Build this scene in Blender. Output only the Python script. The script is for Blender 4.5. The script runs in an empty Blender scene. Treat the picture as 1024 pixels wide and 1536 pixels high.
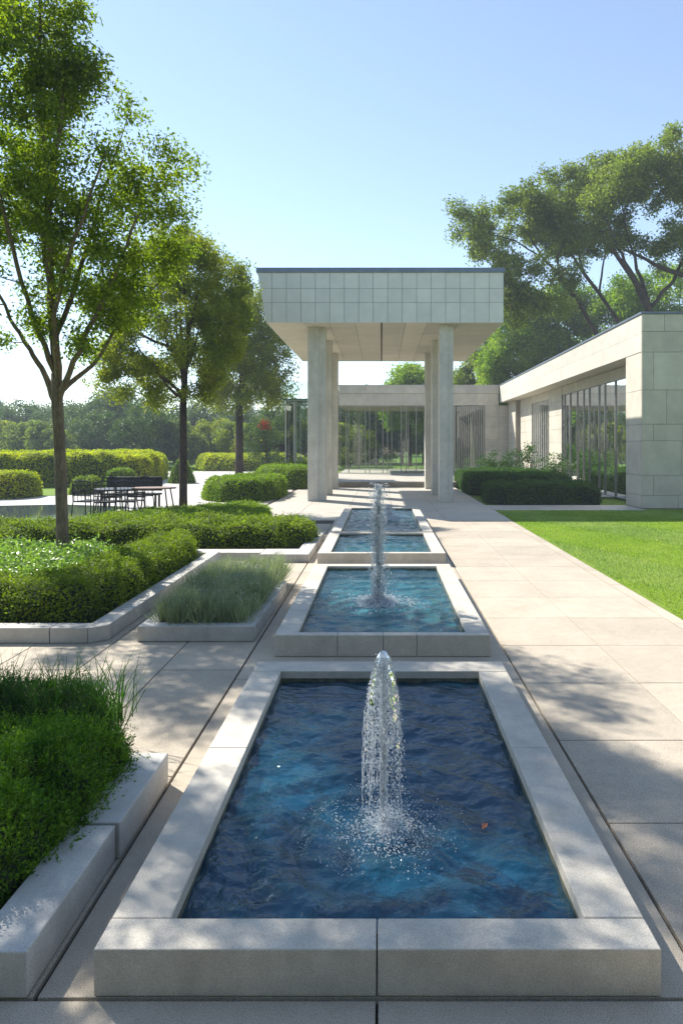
import bpy, math, random
import numpy as np
from mathutils import Vector, noise as mnoise

random.seed(7)
RNG = np.random.default_rng(11)
SC = bpy.context.scene
COL = SC.collection
R = math.radians

H, F, VX, VY = 2.4, 1024.0, 572.0, 668.0     # camera height, focal length in photo pixels, vanishing point

def wp(px, py, Y):
    """world point seen at photo pixel (px,py) at distance Y"""
    return ((px - VX) / F * Y, Y, H - (py - VY) / F * Y)

# ------------------------------------------------------------------ materials
def new_mat(name):
    m = bpy.data.materials.new(name); m.use_nodes = True
    nt = m.node_tree; nt.nodes.clear()
    out = nt.nodes.new('ShaderNodeOutputMaterial')
    return m, nt, out

def N(nt, typ, **kw):
    n = nt.nodes.new(typ)
    for k, v in kw.items():
        if k.startswith('i_'):
            n.inputs[k[2:].replace('_', ' ')].default_value = v
        else:
            setattr(n, k, v)
    return n

def L(nt, a, b): nt.links.new(a, b)

def ramp(nt, fac, stops):
    r = nt.nodes.new('ShaderNodeValToRGB')
    els = r.color_ramp.elements
    while len(els) > 1: els.remove(els[-1])
    els[0].position = stops[0][0]; els[0].color = (*stops[0][1], 1)
    for p, c in stops[1:]:
        e = els.new(p); e.color = (*c, 1)
    L(nt, fac, r.inputs['Fac'])
    return r.outputs['Color']

def mixc(nt, fac, a, b, blend='MIX'):
    m = nt.nodes.new('ShaderNodeMix'); m.data_type = 'RGBA'; m.blend_type = blend
    for sock, v in ((m.inputs[0], fac), (m.inputs[6], a), (m.inputs[7], b)):
        if hasattr(v, 'links'): L(nt, v, sock)
        elif isinstance(v, (int, float)): sock.default_value = v
        else: sock.default_value = (*v, 1)
    return m.outputs[2]

def noise_tex(nt, vec, scale, detail=3, rough=.55):
    n = N(nt, 'ShaderNodeTexNoise', i_Scale=scale, i_Detail=detail, i_Roughness=rough)
    L(nt, vec, n.inputs['Vector'])
    return n.outputs['Fac']

def stone_mat(name, col, speck=.12, speck_scale=160, island=.10, mott=.16, rough=.8, bump=.25, stain=.0, staincol=(.12,.11,.09), grain=8.0):
    m, nt, out = new_mat(name)
    tc = N(nt, 'ShaderNodeTexCoord').outputs['Object']
    geo = N(nt, 'ShaderNodeNewGeometry')
    pos = geo.outputs['Position']
    big = noise_tex(nt, pos, 1.3, 4)
    mid = noise_tex(nt, pos, grain, 5, .65)
    sp = noise_tex(nt, pos, speck_scale, 1, .5)
    d = tuple(c * (1 - mott) for c in col); b = tuple(min(1, c * (1 + mott)) for c in col)
    c1 = ramp(nt, big, [(.3, d), (.7, b)])
    midc = ramp(nt, mid, [(.3, (1 - mott * .9,) * 3), (.7, (1 + mott * .6,) * 3)])
    c2 = mixc(nt, 1.0, c1, midc, 'MULTIPLY')
    spc = ramp(nt, sp, [(.33, (1 - speck * 2.2,) * 3), (.5, (1, 1, 1)), (.68, (1 + speck * 1.6,) * 3)])
    c3 = mixc(nt, 1.0, c2, spc, 'MULTIPLY')
    isl = ramp(nt, geo.outputs['Random Per Island'], [(0, (1 - island, 1 - island * .9, 1 - island * .8)), (1, (1 + island, 1 + island, 1 + island))])
    c4 = mixc(nt, 1.0, c3, isl, 'MULTIPLY')
    if stain > 0:
        mp = N(nt, 'ShaderNodeMapping'); mp.inputs['Scale'].default_value = (1, 1, .25)
        L(nt, pos, mp.inputs['Vector'])
        st = noise_tex(nt, mp.outputs[0], 2.2, 6, .7)
        stf = ramp(nt, st, [(.52, (0, 0, 0)), (.72, (stain,) * 3)])
        c4 = mixc(nt, stf, c4, staincol)
    p = N(nt, 'ShaderNodeBsdfPrincipled', i_Roughness=rough)
    p.inputs['Specular IOR Level'].default_value = .3
    L(nt, c4, p.inputs['Base Color'])
    bn = N(nt, 'ShaderNodeBump', i_Strength=bump, i_Distance=.004)
    L(nt, mixc(nt, .5, mid, sp), bn.inputs['Height'])
    L(nt, bn.outputs[0], p.inputs['Normal'])
    L(nt, p.outputs[0], out.inputs[0])
    return m

def leaf_mat(name, c1, c2, tr=None, trans=.38, clump=1.2, rough=.55, spec=.25):
    m, nt, out = new_mat(name)
    geo = N(nt, 'ShaderNodeNewGeometry')
    cl = noise_tex(nt, geo.outputs['Position'], clump, 3)
    base = ramp(nt, cl, [(.35, c1), (.65, c2)])
    isl = ramp(nt, geo.outputs['Random Per Island'], [(0, (.62, .66, .6)), (.5, (1, 1, 1)), (.93, (1.35, 1.3, 1.05)), (1, (1.7, 1.45, .9))])
    c = mixc(nt, 1.0, base, isl, 'MULTIPLY')
    p = N(nt, 'ShaderNodeBsdfPrincipled', i_Roughness=rough)
    p.inputs['Specular IOR Level'].default_value = spec
    L(nt, c, p.inputs['Base Color'])
    t = N(nt, 'ShaderNodeBsdfTranslucent')
    tr = tr or (1.5, 1.75, .55)
    tc = mixc(nt, 1.0, c, tr, 'MULTIPLY')
    L(nt, tc, t.inputs[0])
    mx = N(nt, 'ShaderNodeMixShader'); mx.inputs[0].default_value = trans
    L(nt, p.outputs[0], mx.inputs[1]); L(nt, t.outputs[0], mx.inputs[2])
    L(nt, mx.outputs[0], out.inputs[0])
    return m

def simple_mat(name, col, rough=.6, metal=0, nscale=20, var=.25, bump=.1):
    m, nt, out = new_mat(name)
    geo = N(nt, 'ShaderNodeNewGeometry')
    n = noise_tex(nt, geo.outputs['Position'], nscale, 4, .6)
    c = ramp(nt, n, [(.3, tuple(x * (1 - var) for x in col)), (.7, tuple(x * (1 + var) for x in col))])
    p = N(nt, 'ShaderNodeBsdfPrincipled', i_Roughness=rough, i_Metallic=metal)
    L(nt, c, p.inputs['Base Color'])
    b = N(nt, 'ShaderNodeBump', i_Strength=bump, i_Distance=.01); L(nt, n, b.inputs['Height']); L(nt, b.outputs[0], p.inputs['Normal'])
    L(nt, p.outputs[0], out.inputs[0])
    return m

def bark_mat(name, c1, c2):
    m, nt, out = new_mat(name)
    geo = N(nt, 'ShaderNodeNewGeometry')
    mp = N(nt, 'ShaderNodeMapping'); mp.inputs['Scale'].default_value = (1, 1, .22)
    L(nt, geo.outputs['Position'], mp.inputs['Vector'])
    n = noise_tex(nt, mp.outputs[0], 26, 5, .7)
    n2 = noise_tex(nt, geo.outputs['Position'], 3, 3)
    c = ramp(nt, n, [(.32, c1), (.68, c2)])
    c = mixc(nt, 1.0, c, ramp(nt, n2, [(.35, (.75, .75, .78)), (.65, (1.2, 1.15, 1.05))]), 'MULTIPLY')
    p = N(nt, 'ShaderNodeBsdfPrincipled', i_Roughness=.9)
    p.inputs['Specular IOR Level'].default_value = .15
    L(nt, c, p.inputs['Base Color'])
    b = N(nt, 'ShaderNodeBump', i_Strength=.6, i_Distance=.012); L(nt, n, b.inputs['Height']); L(nt, b.outputs[0], p.inputs['Normal'])
    L(nt, p.outputs[0], out.inputs[0])
    return m

def glass_mat(name, tint=(.75, .85, .82), refl=.12, rough=.0):
    m, nt, out = new_mat(name)
    fr = N(nt, 'ShaderNodeFresnel', i_IOR=1.5)
    ad = N(nt, 'ShaderNodeMath', operation='ADD', use_clamp=True); L(nt, fr.outputs[0], ad.inputs[0]); ad.inputs[1].default_value = refl
    tr = N(nt, 'ShaderNodeBsdfTransparent'); tr.inputs[0].default_value = (*tint, 1)
    gl = N(nt, 'ShaderNodeBsdfGlossy', i_Roughness=rough); gl.inputs[0].default_value = (.95, .97, .96, 1)
    geo = N(nt, 'ShaderNodeNewGeometry')
    n = noise_tex(nt, geo.outputs['Position'], .9, 2)
    b = N(nt, 'ShaderNodeBump', i_Strength=.05, i_Distance=.05); L(nt, n, b.inputs['Height']); L(nt, b.outputs[0], gl.inputs['Normal'])
    mx = N(nt, 'ShaderNodeMixShader'); L(nt, ad.outputs[0], mx.inputs[0]); L(nt, tr.outputs[0], mx.inputs[1]); L(nt, gl.outputs[0], mx.inputs[2])
    L(nt, mx.outputs[0], out.inputs[0])
    return m

def water_mat(name, tint=(.45, .72, .85), body=(.01, .09, .2), bodyfac=.35, bscale=9, bstr=.5):
    m, nt, out = new_mat(name)
    geo = N(nt, 'ShaderNodeNewGeometry')
    n1 = noise_tex(nt, geo.outputs['Position'], bscale, 4, .6)
    n2 = noise_tex(nt, geo.outputs['Position'], bscale * 3.2, 3, .6)
    b = N(nt, 'ShaderNodeBump', i_Strength=bstr, i_Distance=.03)
    L(nt, mixc(nt, .3, n1, n2), b.inputs['Height'])
    fr = N(nt, 'ShaderNodeFresnel', i_IOR=1.45); L(nt, b.outputs[0], fr.inputs['Normal'])
    tr = N(nt, 'ShaderNodeBsdfTransparent'); tr.inputs[0].default_value = (*tint, 1)
    df = N(nt, 'ShaderNodeBsdfDiffuse'); df.inputs[0].default_value = (*body, 1); L(nt, b.outputs[0], df.inputs['Normal'])
    gl = N(nt, 'ShaderNodeBsdfGlossy', i_Roughness=.03); gl.inputs[0].default_value = (1, 1, 1, 1); L(nt, b.outputs[0], gl.inputs['Normal'])
    m1 = N(nt, 'ShaderNodeMixShader'); m1.inputs[0].default_value = bodyfac
    L(nt, tr.outputs[0], m1.inputs[1]); L(nt, df.outputs[0], m1.inputs[2])
    mx = N(nt, 'ShaderNodeMixShader'); L(nt, fr.outputs[0], mx.inputs[0]); L(nt, m1.outputs[0], mx.inputs[1]); L(nt, gl.outputs[0], mx.inputs[2])
    L(nt, mx.outputs[0], out.inputs[0])
    return m

def spray_mat(name, white=.45, alpha=.9):
    m, nt, out = new_mat(name)
    gl = N(nt, 'ShaderNodeBsdfGlossy', i_Roughness=.05); gl.inputs[0].default_value = (1, 1, 1, 1)
    tr = N(nt, 'ShaderNodeBsdfTransparent'); tr.inputs[0].default_value = (.96, .98, 1, 1)
    df = N(nt, 'ShaderNodeBsdfDiffuse'); df.inputs[0].default_value = (.88, .92, .95, 1)
    tl = N(nt, 'ShaderNodeBsdfTranslucent'); tl.inputs[0].default_value = (.9, .95, 1, 1)
    fr = N(nt, 'ShaderNodeFresnel', i_IOR=1.5)
    wd = N(nt, 'ShaderNodeMixShader'); wd.inputs[0].default_value = .5; L(nt, df.outputs[0], wd.inputs[1]); L(nt, tl.outputs[0], wd.inputs[2])
    m1 = N(nt, 'ShaderNodeMixShader'); m1.inputs[0].default_value = white; L(nt, tr.outputs[0], m1.inputs[1]); L(nt, wd.outputs[0], m1.inputs[2])
    mx = N(nt, 'ShaderNodeMixShader'); L(nt, fr.outputs[0], mx.inputs[0]); L(nt, m1.outputs[0], mx.inputs[1]); L(nt, gl.outputs[0], mx.inputs[2])
    L(nt, mx.outputs[0], out.inputs[0])
    return m

M = {}
M['slab'] = stone_mat('paving_slab', (.455, .39, .305), speck=.18, speck_scale=230, island=.10, mott=.09, rough=.85, stain=.2, staincol=(.3, .26, .2))
M['slab_far'] = stone_mat('terrace_slab', (.47, .43, .365), speck=.08, speck_scale=90, island=.06, mott=.09, rough=.6, stain=.1)
M['aggregate'] = stone_mat('aggregate_bed', (.27, .245, .215), speck=.3, speck_scale=190, mott=.12)
M['joint'] = simple_mat('joint_dirt', (.045, .038, .03), .95)
M['coping'] = stone_mat('limestone_coping', (.56, .51, .43), speck=.12, speck_scale=230, island=.06, mott=.13, rough=.7, stain=.4, staincol=(.32, .29, .24))
M['planter'] = stone_mat('planter_concrete', (.50, .48, .44), speck=.10, speck_scale=240, island=.05, mott=.12, rough=.8, stain=.4, staincol=(.22, .2, .17))
M['ashlar'] = stone_mat('limestone_ashlar', (.56, .515, .43), speck=.04, speck_scale=60, island=.07, mott=.09, rough=.75, stain=.2, staincol=(.36, .32, .25), grain=2.5)
M['fascia'] = stone_mat('fascia_panel', (.56, .53, .46), speck=.03, speck_scale=60, island=.05, mott=.06, rough=.6, stain=.12, staincol=(.4, .37, .3), grain=2.5)
M['soffit'] = stone_mat('soffit_panel', (.62, .56, .46), speck=.02, speck_scale=60, island=.10, mott=.05, rough=.7, stain=.08, staincol=(.4, .36, .28), grain=2)
M['column'] = stone_mat('column_concrete', (.58, .555, .49), speck=.07, speck_scale=70, island=.04, mott=.10, rough=.8, stain=.32, staincol=(.27, .24, .19), grain=3)
M['flashing'] = simple_mat('metal_flashing', (.15, .19, .23), .45, .5, 3, .15)
M['mullion'] = simple_mat('mullion_metal', (.30, .29, .27), .4, .6, 8, .15)
M['slat'] = simple_mat('slat_metal', (.42, .41, .37), .5, .2, 8, .15)
M['interior'] = simple_mat('interior_plaster', (.30, .27, .22), .9, 0, 2, .1)
M['darkint'] = simple_mat('dark_interior', (.05, .05, .045), .9, 0, 2, .2)
M['glass'] = glass_mat('window_glass', (.80, .86, .82), .04)
M['glass_wing'] = glass_mat('reflective_glass', (.34, .38, .34), .5)
M['glass_clear'] = glass_mat('clear_glass', (.90, .96, .95), .03)
M['soil'] = simple_mat('planter_soil', (.05, .035, .022), .95, 0, 30, .4, .8)
M['pool_floor'] = simple_mat('pool_floor_blue', (.006, .06, .12), .7, 0, 3, .35, .2)
M['pool_floor2'] = simple_mat('pool_floor_teal', (.085, .26, .28), .7, 0, 2.2, .4, .2)
M['water'] = water_mat('pool_water', (.5, .85, .95), (.006, .085, .155), .36, 6, 1.0)
M['water2'] = water_mat('pool_water_light', (.7, .9, .92), (.03, .17, .26), .25, 9, .9)
M['sheetwater'] = water_mat('still_water', (.75, .85, .88), (.2, .26, .28), .25, 2.5, .10)
M['spray'] = spray_mat('water_spray', .72)
M['foam'] = spray_mat('water_foam', .8)
M['film'] = spray_mat('water_film', .28)
M['bark1'] = bark_mat('bark_brown', (.10, .078, .06), (.25, .20, .16))
M['bark2'] = bark_mat('bark_dark', (.04, .03, .024), (.12, .09, .07))
M['bark3'] = bark_mat('bark_black', (.035, .028, .022), (.10, .08, .065))
M['leaf_ash'] = leaf_mat('leaf_bright', (.10, .155, .016), (.19, .25, .03), trans=.55, tr=(1.7, 1.8, .5), clump=.9)
M['leaf_mid'] = leaf_mat('leaf_medium', (.115, .155, .016), (.20, .225, .026), trans=.55, tr=(1.7, 1.8, .5), clump=.6)
M['leaf_oak'] = leaf_mat('leaf_oak', (.11, .15, .038), (.21, .25, .065), trans=.42, clump=.35)
M['leaf_fresh'] = leaf_mat('leaf_fresh', (.13, .21, .025), (.25, .33, .045), trans=.48, clump=.3)
M['leaf_far'] = leaf_mat('leaf_distant', (.05, .09, .03), (.10, .15, .045), trans=.3, clump=.15)
M['hedge'] = leaf_mat('hedge_leaf', (.11, .165, .012), (.22, .28, .02), trans=.36, clump=2.2)
M['hedge_dk'] = leaf_mat('hedge_leaf_dark', (.03, .085, .012), (.06, .13, .02), trans=.3, clump=2)
M['hedge_far'] = leaf_mat('hedge_leaf_far', (.12, .20, .012), (.20, .28, .018), trans=.36, clump=.8)
M['hedge_yel'] = leaf_mat('hedge_leaf_yellow', (.26, .31, .010), (.46, .46, .014), trans=.4, clump=.5)
M['juniper'] = leaf_mat('juniper_leaf', (.05, .13, .010), (.13, .23, .018), trans=.34, clump=4)
M['juniper_tip'] = leaf_mat('juniper_new_growth', (.09, .20, .018), (.17, .29, .028), trans=.36, clump=4)
M['juniper_dk'] = leaf_mat('juniper_leaf_dark', (.025, .075, .014), (.05, .12, .022), trans=.3, clump=4)
M['cover'] = leaf_mat('groundcover_leaf', (.13, .24, .04), (.30, .40, .14), trans=.3, clump=4, rough=.3)
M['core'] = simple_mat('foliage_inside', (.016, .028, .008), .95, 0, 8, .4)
M['lavender'] = leaf_mat('lavender_blade', (.22, .27, .17), (.38, .44, .29), tr=(1.2, 1.3, .8), trans=.3, clump=3)
M['lavender_tip'] = leaf_mat('lavender_flower_spike', (.34, .38, .30), (.44, .46, .40), tr=(1, 1, 1), trans=.3, clump=3)
M['blade'] = leaf_mat('grass_blade', (.05, .11, .02), (.10, .19, .03), trans=.3, clump=3)
M['lawn_blade'] = leaf_mat('lawn_blade', (.15, .26, .035), (.29, .37, .085), trans=.35, clump=.45)
M['red'] = leaf_mat('red_blossom', (.45, .04, .02), (.6, .09, .03), tr=(1, .8, .7), trans=.3)
M['iron'] = simple_mat('black_iron', (.02, .022, .024), .45, .5, 12, .3)
M['wood'] = simple_mat('table_wood', (.20, .10, .055), .5, 0, 9, .3)
M['deadleaf'] = simple_mat('dead_leaf', (.42, .15, .06), .7, 0, 90, .3)
M['algae'] = simple_mat('waterline_stain', (.10, .10, .06), .5, 0, 14, .5)
M['brass'] = simple_mat('nozzle_metal', (.10, .10, .09), .4, .8, 20, .2)

def ground_mat(name, c1, c2, c3, sc=.35):
    m, nt, out = new_mat(name)
    geo = N(nt, 'ShaderNodeNewGeometry')
    a = noise_tex(nt, geo.outputs['Position'], sc, 4)
    f = noise_tex(nt, geo.outputs['Position'], 38, 4, .7)
    c = ramp(nt, a, [(.3, c1), (.5, c2), (.72, c3)])
    c = mixc(nt, 1.0, c, ramp(nt, f, [(.3, (.55, .6, .5)), (.7, (1.35, 1.3, 1.2))]), 'MULTIPLY')
    p = N(nt, 'ShaderNodeBsdfPrincipled', i_Roughness=.9); p.inputs['Specular IOR Level'].default_value = .15
    L(nt, c, p.inputs['Base Color'])
    b = N(nt, 'ShaderNodeBump', i_Strength=.8, i_Distance=.03); L(nt, f, b.inputs['Height']); L(nt, b.outputs[0], p.inputs['Normal'])
    L(nt, p.outputs[0], out.inputs[0])
    return m
M['meadow'] = ground_mat('meadow', (.11, .20, .03), (.15, .25, .035), (.20, .29, .05), .1)
M['lawn'] = ground_mat('lawn_soil_grass', (.14, .22, .02), (.17, .26, .03), (.22, .30, .05), .5)

# ------------------------------------------------------------------ mesh building
class MB:
    def __init__(s): s.v = []; s.f = []; s.m = []; s.n = 0
    def add(s, verts, faces, mat=0):
        verts = np.asarray(verts, dtype=np.float32).reshape(-1, 3)
        b = s.n; s.v.append(verts); s.n += len(verts)
        if isinstance(faces, np.ndarray):
            s.f.append(faces + b); s.m.append((len(faces), mat))
        else:
            byk = {}
            for f in faces: byk.setdefault(len(f), []).append(f)
            for k, fs in byk.items():
                s.f.append(np.asarray(fs, dtype=np.int32) + b); s.m.append((len(fs), mat))
        return s
    def box(s, x0, x1, y0, y1, z0, z1, mat=0):
        v = [(x0,y0,z0),(x1,y0,z0),(x1,y1,z0),(x0,y1,z0),(x0,y0,z1),(x1,y0,z1),(x1,y1,z1),(x0,y1,z1)]
        return s.add(v, [(0,3,2,1),(4,5,6,7),(0,1,5,4),(1,2,6,5),(2,3,7,6),(3,0,4,7)], mat)
    def prism(s, poly, z0, z1, mat=0, top=None):
        n = len(poly); top = top or poly
        v = [(x, y, z0) for x, y in poly] + [(x, y, z1) for x, y in top]
        f = [tuple(range(n))[::-1], tuple(range(n, 2 * n))] + [(i, (i + 1) % n, n + (i + 1) % n, n + i) for i in range(n)]
        return s.add(v, f, mat)
    def tube(s, pts, rad, seg=8, mat=0, cap=True):
        pts = [Vector(p) for p in pts]; n = len(pts)
        if not hasattr(rad, '__len__'): rad = [rad] * n
        v = []; ref = None
        for i, p in enumerate(pts):
            t = (pts[min(i + 1, n - 1)] - pts[max(i - 1, 0)])
            if t.length < 1e-9: t = Vector((0, 0, 1))
            t.normalize()
            if ref is None: ref = Vector((1, 0, 0)) if abs(t.x) < .9 else Vector((0, 1, 0))
            u = ref - t * ref.dot(t)
            if u.length < 1e-6: u = t.orthogonal()
            u.normalize(); w = t.cross(u); ref = u
            for k in range(seg):
                a = 2 * math.pi * k / seg
                v.append(p + (u * math.cos(a) + w * math.sin(a)) * rad[i])
        f = [(i * seg + k, i * seg + (k + 1) % seg, (i + 1) * seg + (k + 1) % seg, (i + 1) * seg + k) for i in range(n - 1) for k in range(seg)]
        if cap:
            f.append(tuple(range(seg))[::-1]); f.append(tuple(range((n - 1) * seg, n * seg)))
        return s.add([tuple(q) for q in v], f, mat)
    def build(s, name, mats, parent=None, smooth=False, bevel=0, loc=None, sharp=None):
        V = np.concatenate(s.v); me = bpy.data.meshes.new(name)
        me.vertices.add(len(V)); me.vertices.foreach_set('co', V.ravel())
        nl = sum(f.size for f in s.f); npoly = sum(len(f) for f in s.f)
        me.loops.add(nl); me.loops.foreach_set('vertex_index', np.concatenate([f.ravel() for f in s.f]).astype(np.int32))
        me.polygons.add(npoly)
        sizes = np.concatenate([np.full(len(f), f.shape[1], dtype=np.int32) for f in s.f])
        me.polygons.foreach_set('loop_start', np.concatenate([[0], np.cumsum(sizes)[:-1]]).astype(np.int32))
        me.polygons.foreach_set('material_index', np.concatenate([np.full(c, m, dtype=np.int32) for c, m in s.m]))
        me.polygons.foreach_set('use_smooth', np.full(npoly, bool(smooth)))
        me.update(calc_edges=True); me.validate()
        for m in (mats if isinstance(mats, (list, tuple)) else [mats]): me.materials.append(m)
        o = bpy.data.objects.new(name, me); COL.objects.link(o)
        if parent is not None:
            o.parent = parent
            o.location = -Vector(parent.location)          # meshes are written in world coordinates
        if bevel:
            b = o.modifiers.new('bevel', 'BEVEL'); b.width = bevel; b.segments = 2; b.limit_method = 'ANGLE'; b.angle_limit = R(40)
        return o

def tag(o, label=None, cat=None, group=None, kind=None):
    if label: o['label'] = label
    if cat: o['category'] = cat
    if group: o['group'] = group
    if kind: o['kind'] = kind
    return o

def thing(name, label, cat, loc=(0, 0, 0), group=None):
    o = bpy.data.objects.new(name, None); COL.objects.link(o); o.location = loc; o.empty_display_size = .3
    return tag(o, label, cat, group)

def struct(o): o['kind'] = 'structure'; return o

def box_obj(name, dims, mat, parent=None, bevel=0):
    return MB().box(*dims).build(name, mat, parent, bevel=bevel)

def unit(a): return a / np.maximum(np.linalg.norm(a, axis=-1, keepdims=True), 1e-9)

def add_leaves(mb, P, Nrm, size, aspect=.5, spread=.9, mat=0, rng=RNG, fold=0.0):
    """rhombic leaves at points P, facing roughly Nrm (spread = randomness)"""
    n = len(P)
    nn = unit(Nrm + rng.normal(0, spread, (n, 3)))
    r = rng.normal(0, 1, (n, 3)); u = unit(np.cross(nn, r)); w = np.cross(nn, u)
    s = (size * rng.uniform(.6, 1.3, n))[:, None]
    a = P - u * s * .5; c = P + u * s * .5
    off = nn * s * .12
    b = P + w * s * aspect * .5 + off; d = P - w * s * aspect * .5 + off
    V = np.stack([a, b, c, d], 1).reshape(-1, 3)
    Fq = np.arange(4 * n, dtype=np.int32).reshape(-1, 4)
    mb.add(V, Fq, mat)

def add_blades(mb, P, length, width, lean=.3, droop=.2, mat=0, rng=RNG, dirs=None):
    """two-segment grass blades"""
    n = len(P)
    az = rng.uniform(0, 2 * math.pi, n)
    h = np.stack([np.cos(az), np.sin(az), np.zeros(n)], 1)
    ln = (length * rng.uniform(.6, 1.15, n))[:, None]
    le = rng.uniform(0, lean, n)[:, None]
    if dirs is not None: base = dirs
    else: base = np.tile(np.array([[0, 0, 1.0]]), (n, 1))
    d1 = unit(base + h * le); d2 = unit(d1 + h * droop * rng.uniform(.2, 1.4, n)[:, None])
    az2 = rng.uniform(0, 2 * math.pi, n)
    sd = np.stack([np.cos(az2), np.sin(az2), np.zeros(n)], 1) * (width * .5)
    m = P + d1 * ln * .55; t = m + d2 * ln * .45
    V = np.stack([P - sd, P + sd, m + sd * .75, m - sd * .75, t], 1).reshape(-1, 3)
    b = (np.arange(n, dtype=np.int32) * 5)[:, None]
    mb.add(V, np.concatenate([b, b + 1, b + 2, b + 3], 1), mat)
    # tips share vertices with the quads just added
    mb.f.append(np.concatenate([b + 3, b + 2, b + 4], 1) + (mb.n - len(V))); mb.m.append((n, mat))

def add_sprigs(mb, P, D, length, k, lsize, mat=0, rng=RNG, aspect=.4, tipmat=2):
    n = len(P)
    for j in range(k):
        t = (j + .6) / k
        c = P + D * (length * t)[:, None] + rng.normal(0, .006, (n, 3))
        ax = unit(D * .75 + rng.normal(0, .55, (n, 3)))
        r = rng.normal(0, 1, (n, 3)); w = unit(np.cross(ax, r))
        s = (lsize * (1.15 - .6 * t) * rng.uniform(.7, 1.3, n))[:, None]
        V = np.stack([c, c + ax * s * .5 + w * s * aspect * .5, c + ax * s, c + ax * s * .5 - w * s * aspect * .5], 1).reshape(-1, 3)
        mb.add(V, np.arange(4 * n, dtype=np.int32).reshape(-1, 4), tipmat if t > .8 else mat)

def poly_dist(P, poly):
    """signed distance (positive inside) of points to polygon"""
    d = np.full(len(P), 1e9); inside = np.zeros(len(P), bool)
    n = len(poly)
    for i in range(n):
        a = np.array(poly[i]); b = np.array(poly[(i + 1) % n]); ab = b - a
        t = np.clip(((P - a) @ ab) / max(ab @ ab, 1e-9), 0, 1)
        d = np.minimum(d, np.linalg.norm(P - a - t[:, None] * ab, axis=1))
        cond = ((a[1] > P[:, 1]) != (b[1] > P[:, 1]))
        with np.errstate(divide='ignore', invalid='ignore'):
            xi = (b[0] - a[0]) * (P[:, 1] - a[1]) / (b[1] - a[1]) + a[0]
        inside ^= cond & (P[:, 0] < xi)
    return np.where(inside, d, -d)

def vnoise(P, s, seed=0.0):
    """cheap smooth pseudo-noise in [-1,1], vectorised"""
    x, y = P[:, 0] * s + seed, P[:, 1] * s - seed * 1.7
    z = P[:, 2] * s + seed * .6 if P.shape[1] > 2 else 0
    return (np.sin(x * 1.7 + 1.3 * np.sin(y * 1.1 + z)) + np.sin(y * 2.3 + 1.1 * np.sin(x * .9 - z * 1.4)) + np.sin((x + y) * 1.3 + z * 2.1 + 2 * np.sin(y * .7 + x * .4))) / 3

def smooth_poly(poly, it=2):
    for _ in range(it):
        q = []
        for i in range(len(poly)):
            a = poly[i]; b = poly[(i + 1) % len(poly)]
            q.append((a[0] * .75 + b[0] * .25, a[1] * .75 + b[1] * .25)); q.append((a[0] * .25 + b[0] * .75, a[1] * .25 + b[1] * .75))
        poly = q
    return poly

def mound(poly, z0, h, rnd, step, bump=.03, bs=4.0, seed=0.0, power=2.6, hfun=None):
    """heightfield over polygon with rounded edges: returns V, tri faces"""
    xs = [p[0] for p in poly]; ys = [p[1] for p in poly]
    gx = np.arange(min(xs) - step, max(xs) + step * 1.5, step); gy = np.arange(min(ys) - step, max(ys) + step * 1.5, step)
    X, Y = np.meshgrid(gx, gy); P = np.stack([X.ravel(), Y.ravel()], 1)
    d = poly_dist(P, poly); d0 = d.copy()
    # pull just-outside vertices onto the outline so the clipped sides close cleanly
    e_ = step * .2
    gx_ = poly_dist(P + [e_, 0], poly) - poly_dist(P - [e_, 0], poly); gy_ = poly_dist(P + [0, e_], poly) - poly_dist(P - [0, e_], poly)
    gr = np.stack([gx_, gy_], 1); gr /= np.maximum(np.linalg.norm(gr, axis=1, keepdims=True), 1e-6)
    out_ = (d < 0) & (d > -step * 1.5)
    P[out_] += gr[out_] * (-d[out_])[:, None]
    t = np.clip(d / rnd, 0, 1)
    hh = h * (1 - (1 - t) ** power) ** (1 / power)
    if hfun is not None: hh = hh * hfun(P)
    Z = z0 + hh
    V = np.stack([P[:, 0], P[:, 1], Z], 1)
    nz = vnoise(V, bs, seed) * bump + vnoise(V, bs * 2.7, seed + 5) * bump * .5
    V[:, 2] += nz * (t > .05)
    V[:, 0] += vnoise(V[:, [2, 1, 0]], bs, seed + 9) * bump; V[:, 1] += vnoise(V[:, [1, 2, 0]], bs, seed + 3) * bump
    ny, nx = X.shape
    idx = np.arange(nx * ny).reshape(ny, nx)
    ok = (d0 > -step * 1.45).reshape(ny, nx)
    a = idx[:-1, :-1]; b = idx[:-1, 1:]; c = idx[1:, 1:]; e = idx[1:, :-1]
    m = ok[:-1, :-1] & ok[:-1, 1:] & ok[1:, 1:] & ok[1:, :-1]
    Fq = np.stack([a[m], b[m], c[m], e[m]], 1).astype(np.int32)
    return V, Fq

def sample_surface(V, Fq, n, rng=RNG):
    T = np.concatenate([Fq[:, [0, 1, 2]], Fq[:, [0, 2, 3]]])
    A, B, C_ = V[T[:, 0]], V[T[:, 1]], V[T[:, 2]]
    cr = np.cross(B - A, C_ - A); ar = np.linalg.norm(cr, axis=1)
    i = rng.choice(len(T), n, p=ar / ar.sum())
    r1 = np.sqrt(rng.random(n))[:, None]; r2 = rng.random(n)[:, None]
    P = A[i] * (1 - r1) + B[i] * r1 * (1 - r2) + C_[i] * r1 * r2
    return P, unit(cr[i]), ar.sum() / 2

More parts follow.
